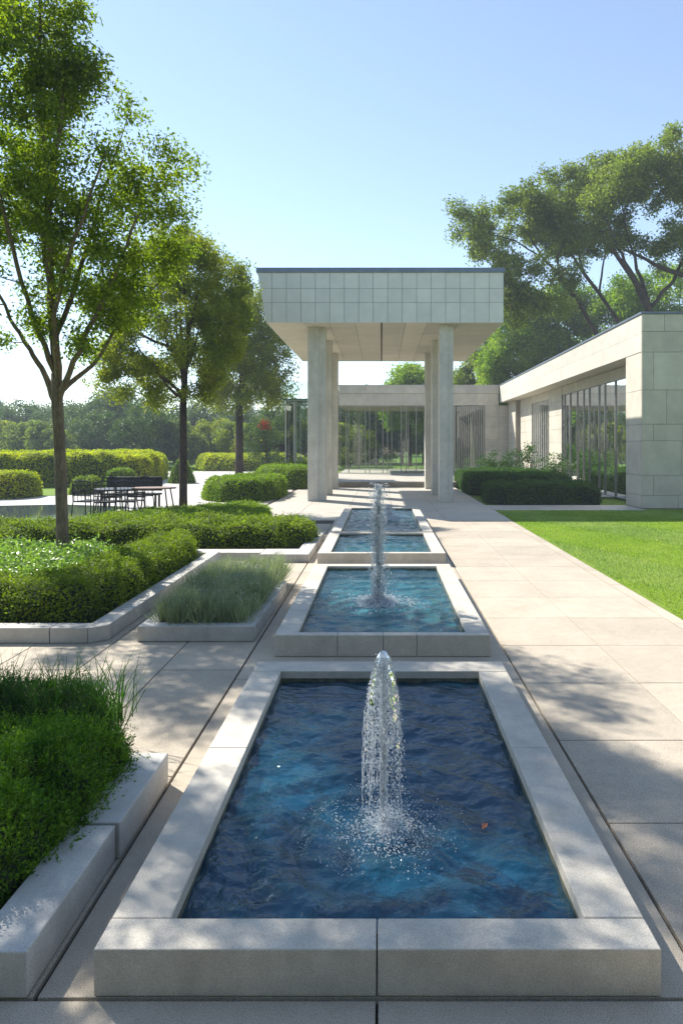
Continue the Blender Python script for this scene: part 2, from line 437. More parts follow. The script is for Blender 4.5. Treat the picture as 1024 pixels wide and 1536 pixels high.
def hedge(name, poly, z0, h, label, mat, leaf=.04, dens=2200, rnd=.22, step=None, bump=.035, bs=4.0, seed=0.0, cat='hedge', group=None, aspect=.55,
          depth=.05, sprig=None, power=2.6, hfun=None, parent=None, core=True, smooth=1, ext=None, tip=None):
    poly = smooth_poly(poly, smooth) if smooth else poly
    step = step or rnd / 3.0
    V, Fq = mound(poly, z0, h, rnd, step, bump, bs, seed, power, hfun)
    mb = MB()
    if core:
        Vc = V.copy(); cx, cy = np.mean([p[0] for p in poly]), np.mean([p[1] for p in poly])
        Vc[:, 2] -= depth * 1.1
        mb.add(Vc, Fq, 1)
    _, _, area = sample_surface(V, Fq, 10)
    n = int(area * dens)
    P, Nn, _ = sample_surface(V, Fq, n)
    P = P + Nn * RNG.normal(0, depth * .5, (n, 1)) + RNG.normal(0, depth * .25, (n, 3))
    keep = P[:, 2] > z0 + .01
    P, Nn = P[keep], Nn[keep]
    if sprig:
        D = unit(Nn * .55 + np.array([0, 0, .65]) + RNG.normal(0, .28, P.shape))
        ln = sprig[0] * RNG.uniform(.5, 1.3, len(P)) * (1 + .5 * vnoise(P, 7, seed))
        add_sprigs(mb, P - D * .02, D, ln, sprig[1], leaf, 0, aspect=aspect)
    else:
        add_leaves(mb, P, Nn + np.array([0, 0, .4]), leaf, aspect, .75)
        # stray shoots standing out of the clipped face
        k = max(1, int(len(P) * .09)); j = RNG.choice(len(P), k)
        add_leaves(mb, P[j] + Nn[j] * RNG.uniform(.2, 1.0, (k, 1)) * depth * 2.4, Nn[j], leaf, aspect, 1.2)
    if ext: ext(mb)
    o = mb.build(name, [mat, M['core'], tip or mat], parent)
    if parent is None: tag(o, label, cat, group)
    return o

# ------------------------------------------------------------------ trees
def crown_clumps(poly, Y, depth, n, lean=0.0, zref=0.0, seed=0, gap=-.35, gs=.8, rmin=.0):
    """clump centres inside an outline, spread through a real depth"""
    rng = np.random.default_rng(seed)
    xs = [p[0] for p in poly]; ys = [p[1] for p in poly]
    out = []; tries = 0
    wmax = (max(xs) - min(xs)) * .5
    while len(out) < n and tries < 60:
        tries += 1
        q = np.stack([rng.uniform(min(xs), max(xs), 400), rng.uniform(min(ys), max(ys), 400)], 1)
        d = poly_dist(q, poly)
        q = q[d > rmin]; dd = d[d > rmin]
        for (px, py), di in zip(q, dd):
            yy = depth * rng.uniform(-1, 1) * math.sqrt(min(1, .25 + di / (wmax * .7)))
            z0 = H - (py - VY) / F * Y
            yb = Y - lean * max(0, z0 - zref)
            x, y, z = wp(px, py, yb); y2 = yb + yy
            p = np.array([[x, y2, z]])
            if vnoise(p, gs, seed)[0] < gap: continue
            out.append((x, y2, z))
            if len(out) >= n: break
    return np.array(out)

def bez(a, b, bend, k=5):
    a = Vector(a); b = Vector(b); m = (a + b) / 2 + Vector(bend)
    return [a * (1 - t) ** 2 + m * 2 * t * (1 - t) + b * t * t for t in [i / k for i in range(k + 1)]]

def tree(name, label, cat, base, trunk, limbs, clumps, clump_r, nleaf, leaf, leafmat, barkmat, group=None, aspect=.5, seed=0, flat=.75, twig=.012,
         twigs=True, extra=None, tseg=10):
    """trunk = [(point, radius)...]; limbs = list of [(point, radius)...]; clumps = Nx3"""
    rng = np.random.default_rng(seed + 100)
    if twigs: clumps = np.concatenate([clumps] + [np.array([lb[-1][0]]) for lb in limbs])
    root = thing(name, label, cat, base, group)
    tb = MB()
    tb.tube([p for p, r in trunk], [r for p, r in trunk], tseg)
    nodes = []
    for lb in limbs:
        pts = [Vector(p) for p, r in lb]; rr = [r for p, r in lb]
        # densify with a little wobble
        q = []; qr = []
        for i in range(len(pts) - 1):
            for t in (0, .25, .5, .75):
                w = Vector(rng.normal(0, 1, 3)) * (.012 * (pts[i + 1] - pts[i]).length if t else 0)
                q.append(pts[i].lerp(pts[i + 1], t) + w); qr.append(rr[i] * (1 - t) + rr[i + 1] * t)
        q.append(pts[-1]); qr.append(rr[-1])
        tb.tube(q, qr, 7)
        nodes += [(p, r) for p, r in zip(q[1:], qr[1:])]
    if twigs and len(nodes):
        NP = np.array([tuple(p) for p, r in nodes]); NR = np.array([r for p, r in nodes])
        grown = []
        order = np.argsort(np.array([min(np.linalg.norm(NP - c, axis=1)) for c in clumps]))
        for ci in order:
            c = clumps[ci]
            d = np.linalg.norm(NP - c, axis=1) + np.maximum(0, NP[:, 2] - c[2] + .15 * clump_r) * 2.5
            j = int(np.argmin(d)); a = NP[j]
            ln = float(np.linalg.norm(c - a))
            if ln < .05: continue
            r0 = min(NR[j] * .7, max(twig, ln * .014 + twig * .5))
            bend = Vector((rng.normal(0, .06), rng.normal(0, .06), -.10)) * ln
            pts = bez(a, c, bend, 4)
            tb.tube(pts, [r0 * (1 - .65 * i / 4) for i in range(5)], 4, cap=False)
            NP = np.concatenate([NP, np.array([tuple(pts[2]), tuple(pts[3])])]); NR = np.concatenate([NR, [r0 * .7, r0 * .55]])
            # fine twigs
            for k in range(3):
                e = Vector(c) + Vector(rng.normal(0, .55, 3)) * clump_r
                tb.tube([pts[3], (pts[3] + e) / 2 + Vector(rng.normal(0, .05, 3)) * clump_r, e], [r0 * .35, r0 * .28, r0 * .15], 3, cap=False)
    tb.build('trunk', barkmat, root, smooth=True)
    # foliage: leaves gathered into small tufts inside each clump
    mb = MB()
    n = len(clumps)
    cr = clump_r * rng.uniform(.6, 1.25, n)
    tuft = 9
    k = int(nleaf / tuft)
    ctr = np.repeat(clumps, k, 0); rad = np.repeat(cr, k)
    g = rng.normal(0, 1, (n * k, 3)); g = unit(g) * (rng.random((n * k, 1)) ** .55)
    tc = ctr + g * rad[:, None] * np.array([1, 1, flat])
    T = np.repeat(tc, tuft, 0) + rng.normal(0, leaf * .95, (n * k * tuft, 3))
    out = unit(np.repeat(g, tuft, 0)) * .6 + np.array([0, 0, .5])
    add_leaves(mb, T, out, leaf, aspect, .8, 0, rng)
    cr_o = mb.build('crown', leafmat, root)
    if extra: extra(root)
    return root

def copy_tree(o, parent=None):
    c = o.copy(); COL.objects.link(c)
    if parent is not None: c.parent = parent
    for ch in list(o.children): copy_tree(ch, c)
    return c

# ================================================================== GROUND
g = MB().box(-190, 190, -60, 300, -.6, -.09).build('ground', M['meadow']); struct(g)

def slabs(name, xs, ys, mat, z=0.0, gap=.010, zb=-.05, holes=(), jitter=.0015):
    mb = MB()
    for i in range(len(xs) - 1):
        for j in range(len(ys) - 1):
            x0, x1, y0, y1 = xs[i] + gap / 2, xs[i + 1] - gap / 2, ys[j] + gap / 2, ys[j + 1] - gap / 2
            cx, cy = (x0 + x1) / 2, (y0 + y1) / 2
            if any(a < cx < b and c < cy < d for a, b, c, d in holes): continue
            dz = random.uniform(-jitter, 0)
            mb.box(x0, x1, y0, y1, zb, z + dz)
    return struct(mb.build(name, mat, bevel=.003))

struct(MB().box(-5.8, 4.24, -6, 48, -.085, -.03).build('pavement_bed', M['joint']))
# right-hand walk, slab joints read from the photograph
ysr = [-3.5, -2.2, -.9, .4, 1.7, 3.0, 4.34, 5.56, 6.9, 8.2, 9.5, 10.8, 12.1, 13.5, 14.9, 16.3, 17.7, 19.1, 20.5, 21.9]
slabs('walkway', [1.44, 2.60, 3.92], ysr, M['slab'])
slabs('walkway_edging', [3.93, 4.13], [-3.5 + 1.27 * i for i in range(21)], M['slab'], z=.004, gap=.006)
# aggregate strip between the walk and the pools, foreground slabs
slabs('pool_surround', [-1.50, 1.43], [2.962, 7.0, 12.9, 21.9], M['slab'], gap=.012)
slabs('foreground_pavement', [-6, -4.2, -2.1, -.02, 2.0, 1.43 + 2.7, 6][:4] + [1.43], [-3.5, -.2, 1.5, 2.955], M['slab'], gap=.012)
# left paving
slabs('left_pavement', [-1.51, -2.36, -3.25, -4.17, -5.1, -5.7][::-1], [2.962, 4.95, 7.3, 9.6, 11.9, 14.0, 16.3, 18.6, 20.9], M['slab'], gap=.014)
# terrace under the portico
slabs('terrace', [-4.55, -2.9, -1.25, .4, 2.05, 4.17], [21.91, 24.2, 26.5, 28.8, 31.1, 33.4, 35.7, 38.95], M['slab_far'], gap=.012)
slabs('terrace_path', [4.18, 9.8], [25.25, 26.35, 27.4], M['slab_far'], z=.003, gap=.01)
# far-left plaza
pl = MB().prism([(-40, 13.6), (-4.7, 17.3), (-4.7, 36), (-8, 62), (-10, 64), (-22, 63), (-15.8, 46), (-13.5, 38.5), (-15, 33), (-19, 30.5), (-40, 27)][::1], -.09, -.012)
struct(pl.build('plaza', stone_mat('plaza_concrete', (.52, .48, .43), speck=.05, speck_scale=60, mott=.08, rough=.5, stain=.1)))
struct(MB().prism([(-14.6, 18.6), (-9.4, 20.2), (-9.7, 23.2), (-9.9, 26.8), (-13, 27.8), (-22, 25.5), (-22, 17)], -.05, -.004).build('water', M['sheetwater']))

# lawn on the right
struct(MB().prism([(4.15, -2), (30, -2), (30, 25.8), (9.6, 25.8), (9.6, 25.24), (4.15, 25.24)], -.085, -.008).build('lawn', M['lawn']))
mb = MB(); n = 230000
P = np.stack([RNG.uniform(4.15, 17.5, n), 5.5 + 20 * RNG.random(n) ** 1.0, np.full(n, -.008)], 1)
P = P[(P[:, 1] < 25.2)]
wob = .05 * np.sin(P[:, 1] * 1.9) + .04 * np.sin(P[:, 1] * 5.1)
P = P[P[:, 0] > 4.19 + wob[: len(P)] * .8]
band = np.tanh(4 * np.sin((P[:, 0] * .9 + P[:, 1] * .38) * 1.5 + .5 * vnoise(P, .5, 2)))
ld_ = np.stack([.35 * band, .95 * band, np.ones(len(P))], 1)
add_blades(mb, P, .052, .011, .6, .8, 0, dirs=unit(ld_))
tag(mb.build('grass', M['lawn_blade']), 'short mown grass of the lawn right of the pale walkway', 'grass', kind='stuff')

# ================================================================== POOLS
def ripple(x, y, cx, cy, amp, seed, edge=1):
    r = math.hypot(x - cx, y - cy)
    a = math.sin(r * 19 - 1.6 * mnoise.noise(Vector((x * 1.8, y * 1.8, seed + 11)))) * amp * math.exp(-r * 1.0) * min(1, r * 4) * min(1, 8 * edge)
    n = mnoise.noise(Vector((x * 3.1, y * 4.3, seed))) * .026 + mnoise.noise(Vector((x * 8 + .9 * math.sin(y * 3), y * 11, seed + 3))) * .012
    n += mnoise.noise(Vector((x * 19, y * 25, seed + 8))) * .0045
    sw = math.sin((x * .8 + r * 9) + 2 * mnoise.noise(Vector((x * 2, y * 2, seed + 5)))) * .0035
    return a + n + sw

def pool(label, x0, x1, y0, y1, zt, zw, side, front, back, fj, sj, jet, wmat, fmat, name='fountain_pool', bj=None, res=(150, 220), sep=.006):
    root = thing(name, label, 'pool', ((x0 + x1) / 2, (y0 + y1) / 2, 0), 'stone pools in a row')
    g_ = sep / 2
    cuts = [x0] + list(fj) + [x1]
    for a, b in zip(cuts[:-1], cuts[1:]):
        box_obj('coping_block', (a + (g_ if a != x0 else 0), b - (g_ if b != x1 else 0), y0, y0 + front - g_, .004, zt), M['coping'], root, .006)
    cuts = [x0] + list(bj or []) + [x1]
    for a, b in zip(cuts[:-1], cuts[1:]):
        box_obj('coping_block', (a + (g_ if a != x0 else 0), b - (g_ if b != x1 else 0), y1 - back + g_, y1, .004, zt - .001), M['coping'], root, .006)
    cuts = [y0 + front] + list(sj) + [y1 - back]
    for a, b in zip(cuts[:-1], cuts[1:]):
        for xa, xb in ((x0, x0 + side), (x1 - side, x1)):
            box_obj('coping_block', (xa, xb, a + g_ * .6, b - g_ * .6, .004, zt - random.uniform(0, .002)), M['coping'], root, .006)
    xi0, xi1, yi0, yi1 = x0 + side, x1 - side, y0 + front, y1 - back
    # basin lining (floor and a dark waterline band)
    b = MB(); b.box(xi0 - .02, xi1 + .02, yi0 - .02, yi1 + .02, .002, .022)
    b.build('basin', fmat, root)
    wl_ = MB()
    for d_ in ((xi0, xi0 + .003, yi0, yi1), (xi1 - .003, xi1, yi0, yi1), (xi0 + .003, xi1 - .003, yi1 - .003, yi1), (xi0 + .003, xi1 - .003, yi0, yi0 + .003)):
        wl_.box(*d_, .023, zw + .026)
    wl_.build('waterline', M['algae'], root)
    w = MB(); nx, ny = res
    vx = np.linspace(xi0 - .004, xi1 + .004, nx); vy = np.linspace(yi0 - .004, yi1 + .004, ny)
    V = [(x, y, zw + ripple(x, y, jet[0], jet[1], .026, y0, min(x - xi0, xi1 - x, y - yi0, yi1 - y) + .02)) for y in vy for x in vx]
    idx = np.arange(nx * ny).reshape(ny, nx)
    Fq = np.stack([idx[:-1, :-1].ravel(), idx[:-1, 1:].ravel(), idx[1:, 1:].ravel(), idx[1:, :-1].ravel()], 1).astype(np.int32)
    w.add(V, Fq).build('water', wmat, root, smooth=True)
    return root

pool('large nearest stone pool with deep blue rippled water and a low bell jet', -1.25, 1.215, 2.966, 6.92, .21, .115, .275, .20, .30, [-.02], [4.95],
     (.03, 4.1), M['water'], M['pool_floor'], res=(260, 420))
pool('second stone pool, square with teal edged water under the tall jet', -1.215, 1.235, 7.75, 12.42, .245, .178, .255, .13, .23, [-.5, 0.02, .4], [10.2],
     (-.06, 9.6), M['water2'], M['pool_floor2'], res=(200, 300))
pool('third short stone pool with pale glittering water before the far pool', -1.28, 1.28, 13.6, 16.86, .252, .19, .26, .16, .14, [], [],
     (.1, 15.0), M['water2'], M['pool_floor2'], res=(120, 120))
pool('farthest stone pool, close to the portico columns', -1.25, 1.27, 16.87, 23.5, .272, .20, .24, .05, .22, [], [20.2],
     (.15, 20.0), M['water2'], M['pool_floor2'], res=(120, 200))

# ------------------------------------------------------------------ jets
ICO_V = None
def ico():
    t = (1 + 5 ** .5) / 2
    v = np.array([(-1,t,0),(1,t,0),(-1,-t,0),(1,-t,0),(0,-1,t),(0,1,t),(0,-1,-t),(0,1,-t),(t,0,-1),(t,0,1),(-t,0,-1),(-t,0,1)], float)
    v /= np.linalg.norm(v[0])
    f = np.array([(0,11,5),(0,5,1),(0,1,7),(0,7,10),(0,10,11),(1,5,9),(5,11,4),(11,10,2),(10,7,6),(7,1,8),(3,9,4),(3,4,2),(3,2,6),(3,6,8),(3,8,9),(4,9,5),(2,4,11),(6,2,10),(8,6,7),(9,8,1)], np.int32)
    return v, f
IV, IF = ico()
def drops(mb, P, r, stretch=1.0, rng=RNG):
    r = np.minimum(r, np.median(r) * 2.4)
    n = len(P)
    sc = np.stack([np.ones(n), np.ones(n), stretch * rng.uniform(.8, 1.6, n)], 1)
    V = P[:, None, :] + IV[None] * r[:, None, None] * sc[:, None, :]
    Fa = (IF[None] + (np.arange(n) * 12)[:, None, None]).reshape(-1, 3).astype(np.int32)
    mb.add(V.reshape(-1, 3), Fa)

def bell_jet(cx, cy, zw, top):
    """low bell: a torn dome of water round a thin stalk"""
    root = thing('water_jet', 'low bell shaped water jet rising from the nearest pool', 'fountain', (cx, cy, zw))
    rng = np.random.default_rng(5); hgt = top - zw
    MB().tube([(cx, cy, zw - .1), (cx, cy, zw + .03)], [.02, .016], 12).build('nozzle', M['brass'], root, smooth=True)
    def R_(s):      # s = distance below the apex, in jet heights
        return .094 * math.sqrt(min(1, s / .30)) * (1 + .22 * max(0, s - .25)) 
    s = MB(); v = []; f = []; nu, nv = 72, 90; off = 0
    hole = {}
    for j in range(nv):
        t = .0 + .64 * j / (nv - 1)
        for i in range(nu):
            a = 2 * math.pi * i / nu
            wob = mnoise.noise(Vector((math.cos(a) * 2.5, math.sin(a) * 2.5, t * 9))) * (.004 + .05 * t)
            fine = mnoise.noise(Vector((math.cos(a) * 9, math.sin(a) * 9, t * 40))) * .005
            r = R_(t) + wob * .5 + fine
            v.append((cx + r * math.cos(a), cy + r * math.sin(a), top - t * hgt + .0))
            h = mnoise.noise(Vector((math.cos(a) * 3.2 + 7, math.sin(a) * 3.2, t * 11))) + .6 * mnoise.noise(Vector((math.cos(a) * 9, math.sin(a) * 9, t * 30)))
            hole[(i, j)] = h > (.42 - 1.25 * t)
    for j in range(nv - 1):
        for i in range(nu):
            if hole[(i, j)] or hole[((i + 1) % nu, j + 1)]: continue
            f.append((j * nu + i, j * nu + (i + 1) % nu, (j + 1) * nu + (i + 1) % nu, (j + 1) * nu + i))
    s.add(v, f); s.build('water_film', M['film'], root, smooth=True)
    # inner stalk and falling strands
    st = MB()
    for k in range(5):
        a = rng.uniform(0, 6.28); r0 = .004 + .012 * rng.random()
        pts = [(cx + r0 * math.cos(a + z * 3) + .005 * rng.normal() , cy + r0 * math.sin(a + z * 3), zw + z * hgt) for z in np.linspace(0, .90, 34)]
        st.tube(pts, [max(.0025, .0075 * (.65 + .6 * abs(mnoise.noise(Vector((z * 22, k, 0)))) + .4 * z * (1 - z ** 4))) for z in np.linspace(0, 1, 34)], 6)
    for k in range(15):
        a = rng.uniform(0, 6.28) if k > 1 else (.25, 2.7)[k]; t0 = rng.uniform(.35, .6); t1 = rng.uniform(.7, 1.0) if k > 1 else 1
        zz = np.linspace(t0, t1, 16)
        r1 = rng.uniform(.08, .13)
        pts = [(cx + (r1 + .03 * (z - t0)) * math.cos(a) + .004 * rng.normal(), cy + (r1 + .05 * (z - t0)) * math.sin(a), top - z * hgt) for z in zz]
        st.tube(pts, [.0012 + .004 * abs(mnoise.noise(Vector((z * 30, k * 3.3, 2)))) for z in zz], 5)
    st.build('water_strand', M['spray'], root, smooth=True)
    d = MB()
    # droplets over the bell surface
    n = 15000
    t = rng.uniform(.035, 1.0, n) ** .9; a = rng.uniform(0, 6.28, n)
    keep = rng.random(n) < np.where(t < .5, .9, 1.1 - t); t, a = t[keep], a[keep]; n = len(t)
    rr = np.array([R_(x) for x in t]) * rng.normal(1, .07 + .28 * np.clip(t - .3, 0, 1), n)
    inner = rng.random(n) < .38
    rr = np.where(inner, np.abs(rng.normal(0, .018 + .022 * (1 - t), n)), rr)
    Pd = np.stack([cx + rr * np.cos(a), cy + rr * np.sin(a), top - t * hgt + .01], 1)
    drops(d, Pd, rng.exponential(.0010, n) + .0008, 1.8, rng)
    d.build('droplet', M['spray'], root, smooth=True)
    # splash: boiling mound and thrown drops
    sp = MB(); n = 3600
    r = np.abs(rng.normal(0, .15, n)); a = rng.uniform(0, 6.28, n)
    Ps = np.stack([cx + .01 + r * np.cos(a), cy - .04 + r * np.sin(a) * 1.15, zw + np.abs(rng.normal(0, 1, n)) * .055 * np.exp(-(r / .14) ** 2) + .008], 1)
    drops(sp, Ps, rng.exponential(.0016, n) + .0010, 1, rng)
    n = 3200
    r = rng.uniform(.1, .52, n); a = rng.uniform(0, 6.28, n)
    Ps = np.stack([cx + r * np.cos(a), cy - .03 + r * np.sin(a), zw + .006 + np.abs(rng.normal(0, .03, n)) * (1 - r)], 1)
    kk = vnoise(Ps, 9, 3) > -.1
    drops(sp, Ps[kk], (rng.exponential(.0010, n) + .0007)[kk], 1, rng)
    # froth mound
    V = []; m_ = 40
    for j in range(m_ + 1):
        for i in range(m_ * 2):
            q = j / m_ * .15; a2 = 2 * math.pi * i / (m_ * 2)
            V.append((cx + .01 + q * math.cos(a2), cy - .04 + q * math.sin(a2), zw + .045 * math.exp(-(q / .062) ** 2) - .012 * (q / .15) + .014 * mnoise.noise(Vector((q * 60 * math.cos(a2), q * 60 * math.sin(a2), 3)))))
    Fm = [(j * 2 * m_ + i, j * 2 * m_ + (i + 1) % (2 * m_), (j + 1) * 2 * m_ + (i + 1) % (2 * m_), (j + 1) * 2 * m_ + i) for j in range(m_) for i in range(2 * m_)]
    sp.add(V, Fm)
    sp.build('splash', M['foam'], root, smooth=True)
bell_jet(.01, 4.1, .115, 1.168)

def column_jet(cx, cy, zw, top, label, w=.10, seed=3, name='water_jet', nd=9000, spread=.30):
    root = thing(name, label, 'fountain', (cx, cy, zw))
    rng = np.random.default_rng(seed); hgt = top - zw
    MB().tube([(cx, cy, zw - .1), (cx, cy, zw + .04)], [.028, .022], 12).build('nozzle', M['brass'], root, smooth=True)
    st = MB()
    for k in range(16):
        a = rng.uniform(0, 6.28); r1 = w * rng.uniform(.1, .75); t1 = rng.uniform(.72, 1.0)
        zz = np.linspace(0, t1, 46)
        pts = [(cx + r1 * (.35 + .75 * z) * math.cos(a) + .010 * mnoise.noise(Vector((z * 14, k * 5.3, 1.5))), cy + r1 * (.35 + .75 * z) * math.sin(a) + .010 * mnoise.noise(Vector((z * 14, k * 5.3, 6.5))), zw + z * hgt) for z in zz]
        st.tube(pts, [.0025 + .008 * abs(mnoise.noise(Vector((z * 30, k * 2.37, 2.5)))) for z in zz], 6)
    st.build('water_strand', M['spray'], root, smooth=True)
    d = MB(); n = nd
    t = rng.random(n); a = rng.uniform(0, 6.28, n)
    env = w * (1.15 - .45 * np.clip((t - .75) / .25, 0, 1) * .6) * (1 + .35 * np.sin(t * 13) * .4) * (.9 + .3 * (1 - t))
    rr = np.abs(rng.normal(0, .52, n)) * env
    Pd = np.stack([cx + rr * np.cos(a) + .006 * np.sin(t * 7), cy + rr * np.sin(a), zw + t * hgt], 1)
    kk = vnoise(Pd * np.array([1, 1, .5]), 22, 4) > -.35
    drops(d, Pd[kk], (rng.exponential(.0026, n) + .0016)[kk], 2.0, rng)
    n = nd // 9
    t = rng.uniform(.1, 1.02, n); a = rng.uniform(0, 6.28, n); rr = w * rng.uniform(.9, 1.9, n)
    drops(d, np.stack([cx + rr * np.cos(a), cy + rr * np.sin(a), zw + t * hgt], 1), rng.exponential(.0022, n) + .0015, 1.5, rng)
    d.build('droplet', M['spray'], root, smooth=True)
    sp = MB(); n = 8000
    r = np.abs(rng.normal(0, spread, n)); a = rng.uniform(0, 6.28, n)
    Ps = np.stack([cx + r * np.cos(a), cy + r * np.sin(a), zw + np.abs(rng.normal(0, .06, n)) * np.exp(-(r / .3) ** 2) + .008], 1)
    kk = vnoise(Ps, 11, 7) > -.25
    drops(sp, Ps[kk], (rng.exponential(.0032, n) + .0018)[kk], .8, rng)
    V = []; m_ = 40; Rm = spread * .8
    for j in range(m_ + 1):
        for i in range(m_ * 2):
            q = j / m_ * Rm; a2 = 2 * math.pi * i / (m_ * 2)
            V.append((cx + q * math.cos(a2), cy + q * math.sin(a2), zw + .06 * math.exp(-(q / (Rm * .45)) ** 2) - .016 * (q / Rm) + .02 * mnoise.noise(Vector((q * 30 * math.cos(a2), q * 30 * math.sin(a2), 3)))))
    Fm = [(j * 2 * m_ + i, j * 2 * m_ + (i + 1) % (2 * m_), (j + 1) * 2 * m_ + (i + 1) % (2 * m_), (j + 1) * 2 * m_ + i) for j in range(m_) for i in range(2 * m_)]
    sp.add(V, Fm)
    sp.build('splash', M['foam'], root, smooth=True)
    return root
column_jet(-.05, 9.6, .178, 1.85, 'tall narrow column of white water rising from the second pool', .088, nd=11000)
column_jet(.22, 20.6, .20, .62, 'short bubbling jet in the farthest pool, half hidden by the tall jet', .14, 9, nd=2500, spread=.42)

# drowned leaf floating on the near pool
mb = MB(); x, y, z = .615, 4.07, .128
mb.add([(x - .02, y - .03, z), (x + .012, y - .012, z + .008), (x + .022, y + .03, z + .004), (x - .018, y + .012, z + .012), (x - .004, y, z + .002)], [(0, 1, 4), (1, 2, 4), (2, 3, 4), (3, 0, 4)])
lo = mb.build('fallen_leaf', M['deadleaf'])
sm = lo.modifiers.new('thick', 'SOLIDIFY'); sm.thickness = .002
tag(lo, 'small orange leaf floating on the nearest pool right of the jet', 'leaf')

# ================================================================== PLANTERS
def planter(label, blocks, soil, group='concrete edged planters'):
    cx = sum(b[0] + b[1] for b in blocks) / (2 * len(blocks)); cy = sum(b[2] + b[3] for b in blocks) / (2 * len(blocks))
    root = thing('planter', label, 'planter', (cx, cy, 0), group)
    for b in blocks: box_obj('curb_block', b, M['planter'], root, .008)
    MB().prism(soil, .001, .09).build('soil', M['soil'], root)
    return root

# A: front left, shrubs spilling over
planter('nearest concrete planter at the lower left with shrubs spilling over its edge',
        [(-1.80, -1.535, 2.955, 3.945, .004, .207), (-1.775, -1.515, 3.958, 4.86, .004, .213), (-4.6, -1.806, 2.96, 3.2, .004, .203)],
        [(-4.6, 3.2), (-1.79, 3.2), (-1.79, 4.8), (-2.1, 5.4), (-4.6, 5.4)])
def shrubtop(P): return 1 + .16 * vnoise(P, 2.1, 4) + .10 * vnoise(P, 5.3, 1)
hedge('juniper_shrub', [(-4.4, 3.25), (-1.95, 3.25), (-1.72, 3.6), (-1.76, 4.3), (-1.70, 4.75), (-2.2, 5.0), (-4.4, 4.9)], .05, .43,
      'bright green feathery shrub filling the front of the nearest planter', M['juniper'], leaf=.030, dens=1700, rnd=.34, bump=.10, bs=3.6, seed=2.0, cat='shrub',
      sprig=(.12, 11), tip=M['juniper_tip'], aspect=.42, depth=.05, hfun=shrubtop)
def spikes(mb):
    n = 420
    c = np.stack([RNG.uniform(-3.4, -1.95, n), RNG.uniform(5.0, 5.55, n), np.full(n, .25)], 1)
    add_blades(mb, c, .58, .010, .75, .5, 0)
hedge('rosemary_shrub', [(-4.6, 4.95), (-2.35, 4.98), (-1.95, 5.2), (-2.3, 5.7), (-4.6, 5.75)], .05, .44,
      'dark green spiky shrub at the back of the nearest planter', M['juniper_dk'], leaf=.028, dens=2100, rnd=.26, bump=.07, bs=4.5, seed=7.0, cat='shrub',
      sprig=(.12, 9), aspect=.28, depth=.05, hfun=shrubtop, ext=spikes)

# B: middle left hedge planter
planter('long concrete planter on the left holding the clipped hedge and the nearest tree',
        [(-5.02, -4.02, 8.26, 8.5, .004, .19), (-4.01, -3.56, 8.262, 8.5, .004, .19), (-9, -5.03, 8.26, 8.5, .004, .188),
         (-3.60, -3.36, 8.505, 10.3, .004, .19), (-3.602, -3.36, 10.31, 12.2, .004, .188), (-3.60, -3.362, 12.21, 14.2, .004, .19)],
        [(-9, 8.5), (-3.6, 8.5), (-3.6, 14.2), (-9, 14.2)])
MB().prism([(-3.552, 8.262), (-3.36, 8.40), (-3.36, 8.50), (-3.552, 8.50)], .004, .19).build('curb_block', M['planter'], [o for o in COL.objects if o.name.startswith('planter') and o.type == 'EMPTY'][-1], bevel=.006)
hedge('clipped_hedge', [(-9, 8.62), (-4.0, 8.62), (-3.72, 8.8), (-3.68, 10.5), (-3.72, 14.6), (-4.75, 14.6), (-4.75, 9.75), (-5.6, 9.6), (-9, 9.6)], .08, .49,
      'bright clipped L-shaped hedge round the tree in the middle left planter', M['hedge'], leaf=.040, dens=3300, rnd=.22, bump=.075, bs=4.2, seed=1.0, smooth=1)
hedge('ground_cover', [(-9, 9.8), (-4.9, 9.8), (-4.9, 14.2), (-9, 14.2)], .05, .34, 'pale glossy leafy ground cover around the nearest tree trunk', M['cover'],
      leaf=.075, dens=900, rnd=.3, bump=.07, bs=3, seed=4.0, cat='ground cover', depth=.07, aspect=.6)
# C: lavender planter
planter('small square cut planter of silvery lavender between hedge and pools',
        [(-2.975, -1.555, 8.33, 8.53, .004, .19), (-1.78, -1.55, 8.535, 9.7, .004, .188), (-1.782, -1.55, 9.71, 11.15, .004, .19), (-2.975, -2.78, 8.535, 11.9, .004, .187)],
        [(-2.78, 8.53), (-1.78, 8.53), (-1.78, 11.9), (-2.78, 11.9)])
mb = MB()
lav = []
for i in range(6):
    for j in range(17):
        lav.append((-2.74 + i * .19 + RNG.normal(0, .03), 8.60 + j * .205 + RNG.normal(0, .04)))
for (lx, ly) in lav:
    hh = RNG.uniform(.80, 1.15); nb = 300
    th = RNG.uniform(0, 6.283, nb); ph = np.abs(RNG.normal(0, .42, nb)).clip(0, 1.25)
    D = np.stack([np.cos(th) * np.sin(ph), np.sin(th) * np.sin(ph), np.cos(ph)], 1)
    base = np.array([[lx, ly, .08]]) + D * np.array([.12, .12, .05])
    add_blades(mb, base, .37 * hh, .0085, .15, .25, 0, dirs=unit(D))
    k = 46
    tp = base[:k] + D[:k] * (.40 * hh * RNG.uniform(.8, 1.05, (k, 1)))
    add_leaves(mb, tp, D[:k], .032, .32, .6, 1)
tag(mb.build('lavender_bush', [M['lavender'], M['lavender_tip']]), 'silvery green lavender filling the small planter beside the second pool', 'lavender')

